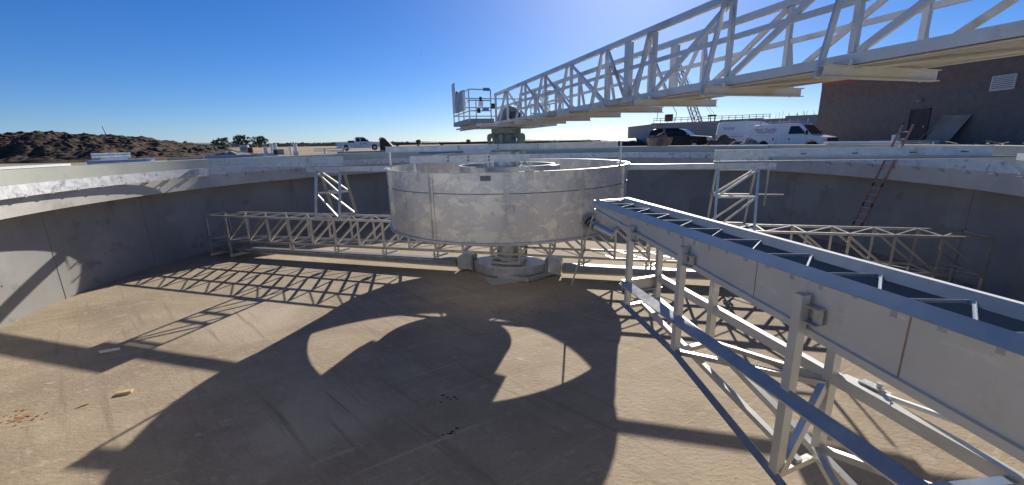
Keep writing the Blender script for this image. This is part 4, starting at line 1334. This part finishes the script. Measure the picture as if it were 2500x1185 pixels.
fg = thing('picket_fence', 'pale picket gate panel standing in the field left of the sign', 'fence', (-39.9, 60, ground_z(-40)))
g = ground_z(-40)
for k in range(14):
    MB().box((-41.6 + .26 * k, 60 + .03 * k, g + .38), (.07, .03, .76)).build('picket', 'pvc_white', fg)
for z in (.15, .78):
    MB().bar((-41.7, 59.98, g + z), (-38.1, 60.4, g + z), .04, .07).build('rail', 'pvc_white', fg)
MB().box((-41.8, 60, g + .45), (.14, .14, .95)).build('gate_post', 'pvc_white', fg)
sg = thing('white_sign', 'white framed box with a grey screen standing in the field', 'sign', (-36.5, 58, ground_z(-36.5)))
g = ground_z(-36.5)
MB().box((-36.5, 58, g + .55), (1.15, .35, .95)).build('frame', 'pvc_white', sg, bevel=.04)
MB().box((-36.5, 57.80, g + .62), (.72, .06, .45)).build('screen', 'grey_ink', sg)
tag(MB().tube((-35.7, 58, ground_z(-35.7)), (-35.7, 58, ground_z(-35.7) + .72), .32, n=16).build('barrel', 'brown_paint', origin=(-35.7, 58, ground_z(-35.7)), smooth=True), 'dark brown barrel beside the white box in the field', 'barrel')
# brown digger bucket lying beyond the pickup
eb = thing('digger_bucket', 'dark brown digger bucket lying on the rim right of the pickup', 'digger bucket', (-14.5, 50, ground_z(-14.5)))
g = ground_z(-14.5)
prof = [(-.75, .0), (.85, .0), (.80, .35), (.45, .85), (-.1, 1.5), (-.35, 1.62), (-.6, 1.58), (-.72, 1.3)]
ms = MB()
vs = [V((-14.5 + a, 50 + .45 * s + a * .2, g + b)) for s in (-1, 1) for a, b in prof]
k = len(prof)
ms.add(vs, [[e, (e + 1) % k, k + (e + 1) % k, k + e] for e in range(k)] + [list(range(k))[::-1], list(range(k, 2 * k))])
ms.build('shell', 'brown_paint', eb, bevel=.04)
ms = MB()
for e in range(2, 7):
    a, b = prof[e], prof[e + 1 if e + 1 < k else 0]
    ms.bar((-14.5 + a[0] * 1.04, 49.5 + a[0] * .2, g + a[1] * 1.03), (-14.5 + b[0] * 1.04, 49.5 + b[0] * .2, g + b[1] * 1.03), .10, .08)
ms.build('edge_plate', 'black_plastic', eb)
for k, (x0, x1, y, z, r_, lab) in enumerate(((-14.9, -11.6, 55, .0, .13, 'short black pipe on the ground left of the drive pedestal'), (-9.3, -.9, 56, .0, .15, 'long black pipe on the ground behind the left end of the feedwell beam'),
                                            (.9, 5.2, 55, .0, .14, 'black pipe on the ground right of the drive pedestal'), (6.2, 11.6, 54, .0, .15, 'black pipe on the ground above the right end of the feedwell beam'))):
    tag(MB().tube((x0, y, ground_z(x0) + .88), (x1, y - .2, ground_z(x1) + .92), r_, n=12).build('black_pipe', 'black_plastic', origin=((x0 + x1) / 2, y, ground_z(x0)), smooth=True), lab, 'pipe', 'black pipes laid in the yard')
    for xx in (x0 + .3, x1 - .3):
        MB().box((xx, y, ground_z(xx) + .38), (.3, .5, .76)).build('pipe_cradle', 'plywood', bpy.data.objects[[o_.name for o_ in COL.objects if o_.name.startswith('black_pipe')][-1]])
ms = MB()
for j in range(11):
    for i in range(41):
        x = 10.8 + 10.5 * i / 40
        y = 62 + 6 * j / 10
        h = 1.35 * max(0, 1 - abs((j - 5) / 5) ** 2) * min(1, (x - 10.8) / 1.5) * min(1, (21.3 - x) / 1.5)
        ms.v.append(V((x, y, ground_z(x) + h + .12 * noise.noise(V((x, y, 0))) - .1)))
for j in range(10):
    for i in range(40):
        a = j * 41 + i
        ms.f.append([a, a + 1, a + 42, a + 41])
tag(ms.build('dark_berm', 'black_plastic', origin=(16, 65, -1), smooth=True), 'long black covered berm behind the black car', 'berm')

# ------------------------------------------------------------------ building on the right
bd = thing('brick_building', 'dark brick building with a red top band at the right edge', 'building', (34, 22, ground_z(34)))
X0, Y0, Y1 = 30.0, -6.0, 41.4
g = ground_z(30) - .3
def band(z0, z1, m, name, dx=0.0):
    MB().box(((X0 + 46) / 2 - dx / 2, (Y0 + Y1) / 2, (z0 + z1) / 2), (46 - X0 + dx, Y1 - Y0 + dx, z1 - z0)).build(name, m, bd)
band(g, 3.0, 'brick_grey', 'lower_wall')
band(3.0, 4.45, 'brick_dark', 'middle_wall')
band(4.45, 5.02, 'brick_red', 'red_band', .03)
band(5.02, 5.12, 'brick_dark', 'coping', .14)
dd = MB().box((X0 - .012, 31.05, .42), (.06, 1.35, 2.35)).build('door', 'door_dark', bd)
MB().box((X0 - .075, 30.55, .42), (.05, .05, .14)).build('handle', 'steel', dd)
ms = MB()
for y in (30.33, 31.77):
    ms.box((X0 - .03, y, .44), (.10, .08, 2.45))
ms.box((X0 - .03, 31.05, 1.64), (.10, 1.52, .08))
ms.build('door_frame', 'dark_metal', bd)
lv = MB().box((X0 - .02, 26.17, 2.82), (.06, 1.22, .80)).build('louvre', 'grey_panel', bd)
ms = MB()
for k in range(7):
    ms.ext((X0 - .08, 25.6, 2.50 + .107 * k), (X0 - .08, 26.74, 2.50 + .107 * k), rect(.07, .055), up=(-.5, 0, 1))
ms.build('slat', 'louvre_paint', lv)
ms = MB()
for y in (25.57, 26.77):
    ms.box((X0 - .07, y, 2.82), (.10, .06, .86))
for z in (2.41, 3.23):
    ms.box((X0 - .07, 26.17, z), (.10, 1.2, .06))
ms.build('louvre_frame', 'louvre_paint', lv)
MB().box((X0 - .1, 31.2, 2.25), (.2, .42, .14)).build('wall_lamp', 'grey_panel', bd, bevel=.02)
ms = MB()
ms.quad((28.95, 29.7, -1.12), (28.95, 28.0, -1.12), (29.9, 27.5, 1.05), (29.9, 29.15, 1.12), .03)
tag(ms.build('plywood_board', 'plywood', origin=(29.3, 28.8, -1.15)), 'large grey plywood sheet leaning on the building right of the door', 'board')
tag(MB().bar((28.6, 30.1, -1.15), (29.75, 28.9, 1.0), .07, .05).build('timber_prop', 'plywood', origin=(28.6, 30.1, -1.15)), 'thin timber prop leaning beside the plywood sheet', 'timber')
tag(MB().bar((20.6, 23.9, -.58), (28.0, 30.9, -.52), .30, .12).build('long_plank', 'plywood', origin=(24, 27, -.6)) if False else
    MB().bar((27.6, 31.8, -.75), (28.6, 27.6, -.75), .8, .5).build('loading_step', 'dark_wall_concrete', origin=(28, 30, -1.0), bevel=.03), 'low concrete step in front of the building door', 'step')
ms = MB()
random.seed(9)
for k in range(60):
    y = random.uniform(12, 21.0)
    x = 18.75 + random.uniform(-.15, .6)
    if (V((x, y, 0)) - C).length < 18.5:
        x += .5
    a = random.uniform(0, 3.1)
    L_ = random.uniform(.2, .9)
    z = -.55 + random.uniform(-.05, .08)
    ms.bar((x, y, z), (x + math.cos(a) * L_, y + math.sin(a) * L_, z + random.uniform(-.05, .12)), random.uniform(.03, .09), .03)
o = ms.build('scrap_pile', 'plywood', origin=(19, 17, -.7))
o['kind'] = 'stuff'
tag(o, 'loose scrap sticks heaped outside the right rim before the building', 'scrap')
ms = MB()
ms.tube((18.6, 12.5, -.42), (18.85, 12.2, -.30), .06, .09, 10)
tag(ms.build('white_rag', 'white_cover', origin=(18.7, 12.4, -.5), smooth=True), 'small white bundle lying on the scrap at the right rim', 'bundle')
tag(MB().tube((20.2, 22, ground_z(20)), (20.2, 22, -.08), .16, n=16).build('bucket', 'blue_channel', origin=(20.2, 22, ground_z(20)), smooth=True), 'pale blue bucket standing left of the ladder top', 'bucket')

# ------------------------------------------------------------------ concrete basin under construction, crane
cw = thing('concrete_basin', 'grey concrete basin wall under construction behind the vans', 'concrete wall', (32, 60, ground_z(32)))
def cwall(x0, x1, z0, z1, y0=60, y1=60, th=.5, name='wall', m='dark_wall_concrete'):
    g0, g1 = ground_z(x0) - .3, ground_z(x1) - .3
    vs = []
    for dy in (0, th):
        vs += [V((x0, y0 + dy, g0)), V((x1, y1 + dy, g1)), V((x1, y1 + dy, z1)), V((x0, y0 + dy, z0))]
    MB().add(vs, [[0, 1, 2, 3], [7, 6, 5, 4], [0, 4, 5, 1], [1, 5, 6, 2], [2, 6, 7, 3], [3, 7, 4, 0]]).build(name, m, cw)
cwall(20.8, 39.1, 2.15, 2.42)
cwall(39.1, 52, 2.72, 2.95, 59.8, 59.8)
cwall(20.79, 20.3, 2.1, 2.1, 60.4, 72, .5, 'side_wall')
MB().box((20.9, 59.6, 2.05), (1.7, 1.1, .16)).build('walkway', 'plywood', cw)
for k in range(18):
    x = 20.2 + k * .95
    z = 2.17 + .0148 * max(0, x - 20.8)
    MB().bar((x, 59.4, z), (x, 59.4, z + .62), .06).build('rail_post', 'plywood', cw)
for z in (.32, .60):
    MB().bar((20.2, 59.4, 2.15 + z), (36.5, 59.4, 2.40 + z), .06).build('rail', 'plywood', cw)
for k in range(26):
    x = 37.5 + random.uniform(0, 10)
    MB().bar((x, 60.1, 2.4), (x + random.uniform(-.1, .1), 60.1, 2.9 + random.uniform(.1, .5)), .03).build('rebar', 'rust_box', cw)
tag(MB().box((22.45, 59.9, 2.83), (.9, .8, .95)).build('site_box', 'rust_box', origin=(22.45, 59.9, 2.35), bevel=.03), 'dark red box standing on the concrete basin wall', 'box')
for k, (x, lab) in enumerate(((20.7, 'left of the dark red box'), (23.3, 'right of the dark red box'))):
    o = MB()
    o.tube((x, 59.6, 2.4), (x + .05, 59.6, 3.5), .04, n=6)
    o.tube((x + .05, 59.6, 3.5), (x - .45, 59.6, 4.3), .04, n=6)
    tag(o.build('bent_rod', 'plywood', origin=(x, 59.6, 2.4)), 'bent rod rising from the basin wall ' + lab, 'rod')
tag(MB().tube((45.3, 59.5, 2.9), (45.3, 59.5, 4.9), .05, n=6).build('flag_pole', 'plywood', origin=(45.3, 59.5, 2.9)), 'thin upright pole on the basin wall beside the brick building', 'pole')

cr = thing('crane', 'grey lattice boom crane far behind the vans', 'crane', (49.5, 110, ground_z(49)))
g = ground_z(49)
P0, P1 = V((49.6, 110, 2.0)), V((42.6, 110, 17.6))
d_ = (P1 - P0).normalized()
u_ = V((0, 1, 0))
v_ = d_.cross(u_).normalized()
hb_ = .85
def cq(f, i):
    s1, s2 = ((-1, -1), (1, -1), (1, 1), (-1, 1))[i]
    tp = hb_ * (1 - .25 * f)
    return P0.lerp(P1, f) + u_ * s1 * tp + v_ * s2 * tp
for i in range(4):
    MB().bar(cq(0, i), cq(1, i), .20).build('boom_chord', 'crane_paint', cr)
ms = MB()
m_ = 14
for k in range(m_):
    for i in range(4):
        a, b = cq(k / m_, i), cq((k + 1) / m_, (i + 1) % 4)
        ms.bar(a, b, .10)
        ms.bar(cq(k / m_, i), cq(k / m_, (i + 1) % 4), .10)
ms.build('boom_lacing', 'crane_paint', cr)
MB().box((51.5, 110, g + 1.8), (6, 3.4, 2.4)).build('cab', 'crane_paint', cr, bevel=.1)
MB().box((51, 110, g + .5), (6.5, 4.2, 1.0)).build('crawler', 'black_plastic', cr, bevel=.2)
ms = MB()
ms.bar((52.3, 110, 2.5), (51.9, 110, 5.4), .18)
ms.bar((53.1, 110, 2.5), (53.1, 110, 5.4), .18)
ms.box((52.4, 110, 5.5), (2.1, .4, .45))
ms.build('gantry', 'dark_metal', cr)
ms = MB()
ms.tube((52.4, 110, 5.5), P1, .035, n=5)
ms.tube((53.2, 110, 5.5), P1 + V((.3, 0, 0)), .035, n=5)
ms.tube(P1 + V((-.2, 0, 0)), P1 + V((-.2, 0, 0)) + V((-.3, 0, -9)), .03, n=5)
ms.build('cable', 'dark_metal', cr)

# ------------------------------------------------------------------ trees, far wood, hills
def tree(x, y, h, wd, label, seed):
    rnd = random.Random(seed)
    g = ground_z(x)
    t = thing('tree', label, 'tree', (x, y, g))
    tk = MB()
    tk.tube((x, y, g - .2), (x + .1, y, g + h * .36), .34, .24, 10)
    tops = []
    for k in range(7):
        a = 2 * math.pi * k / 7 + rnd.random()
        q = V((x + math.cos(a) * wd * rnd.uniform(.18, .36), y + math.sin(a) * wd * .28, g + h * rnd.uniform(.55, .82)))
        tk.tube((x + .1, y, g + h * .33), q, .15, .05, 6)
        tops.append(q)
    tk.build('trunk', 'bark', t, True)
    cr_ = MB()
    clumps = []
    for k in range(60):
        a = rnd.uniform(0, 6.28)
        rr = math.sqrt(rnd.random())
        zz_ = rnd.uniform(.36, .95)
        lim = math.sin(min(1, (zz_ - .22) / .78) * math.pi * .93 + .12) ** .6
        clumps.append((V((x + math.cos(a) * rr * wd * .46 * lim, y + math.sin(a) * rr * wd * .46 * lim, g + h * zz_)), rnd.uniform(.35, .8) * h / 6))
    for c_, r_ in clumps:
        for k in range(60):
            p = c_ + V((rnd.gauss(0, .55), rnd.gauss(0, .55), rnd.gauss(0, .42))) * r_
            s_ = rnd.uniform(.16, .34) * h / 6
            a = V((rnd.uniform(-1, 1), rnd.uniform(-1, 1), rnd.uniform(-.6, .6))).normalized() * s_
            b = V((rnd.uniform(-1, 1), rnd.uniform(-1, 1), rnd.uniform(-.6, .6))).normalized() * s_
            cr_.add([p - a, p + b * .7, p + a, p - b * .7], [[0, 1, 2, 3]])
    cr_.build('crown', 'leaf', t)
    return t
tree(-149.5, 220, 5.3, 10.2, 'leftmost of the three round trees in the field with gaps under its crown', 1)
tree(-139.4, 220, 6.5, 9.8, 'tallest and middle of the three round trees in the field', 2)
tree(-130.2, 220, 5.8, 9.2, 'rightmost of the three round trees in the field', 3)
ms = MB()
random.seed(17)
def far_bush(x, y, w_, h_, k_=22):
    g = ground_z(x)
    for k in range(k_):
        p = V((x + random.gauss(0, .35) * w_, y + random.gauss(0, .35) * w_, g + min(.8, abs(random.gauss(.3, .25))) * h_))
        s_ = random.uniform(.18, .36) * h_
        a = V((random.uniform(-1, 1), random.uniform(-1, 1), random.uniform(-.25, .25))).normalized() * s_ * 1.7
        b = V((random.uniform(-.3, .3), random.uniform(-.3, .3), 1)).normalized() * s_ * .8
        ms.add([p - a, p + b, p + a * .9, p - b], [[0, 1, 2, 3]])
for k in range(1700):
    az = R(random.uniform(-50, 24))
    d = random.uniform(380, 760)
    x, y = math.sin(az) * d, math.cos(az) * d
    dens = noise.noise(V((x * .006, y * .006, 0)))
    if dens < -.25:
        continue
    far_bush(x, y, 12, random.uniform(1.4, 3.2) * (1.2 if az < R(-14) else .75))
o = ms.build('far_wood', 'hazy_leaf')
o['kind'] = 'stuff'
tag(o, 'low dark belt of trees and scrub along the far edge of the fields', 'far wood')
for k, (px, d, h) in enumerate(((-12.2, 300, 5.2), (-5.6, 320, 5.0), (17.3, 330, 4.6), (18.6, 335, 4.8))):
    x, y = math.tan(R(px)) * d, d
    tree(x, y, h * .72, h * .8, ['small lone tree on the horizon above the left feedwell beam', 'small lone tree on the horizon just left of the drive pedestal',
                            'left one of two tiny trees on the horizon above the black berm', 'right one of two tiny trees on the horizon above the black berm'][k], 40 + k)
ms = MB()
m_ = 160
for j in range(4):
    for i in range(m_ + 1):
        az = R(-62 + 100 * i / m_)
        d = (2100, 2500, 2900, 3400)[j]
        x, y = math.sin(az) * d, math.cos(az) * d
        h = (0, 9, 17, 10)[j] * (1.0 + .7 * noise.fractal(V((az * 6, j * .7, 3)), 1, 2, 5))
        ms.v.append(V((x, y, ground_z(x) - 1 + h)))
for j in range(3):
    for i in range(m_):
        a = j * (m_ + 1) + i
        ms.f.append([a, a + 1, a + m_ + 2, a + m_ + 1])
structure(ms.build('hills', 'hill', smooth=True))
tag(MB().tube((-590, 3000, 590), (-577, 3000, 606), 1.6, .6, 8).build('contrail', 'contrail', origin=(-584, 3000, 598), smooth=True), 'tiny white vapour trail high in the blue sky', 'contrail')
for o in bpy.data.objects:
    if '_org' in o:
        del o['_org']
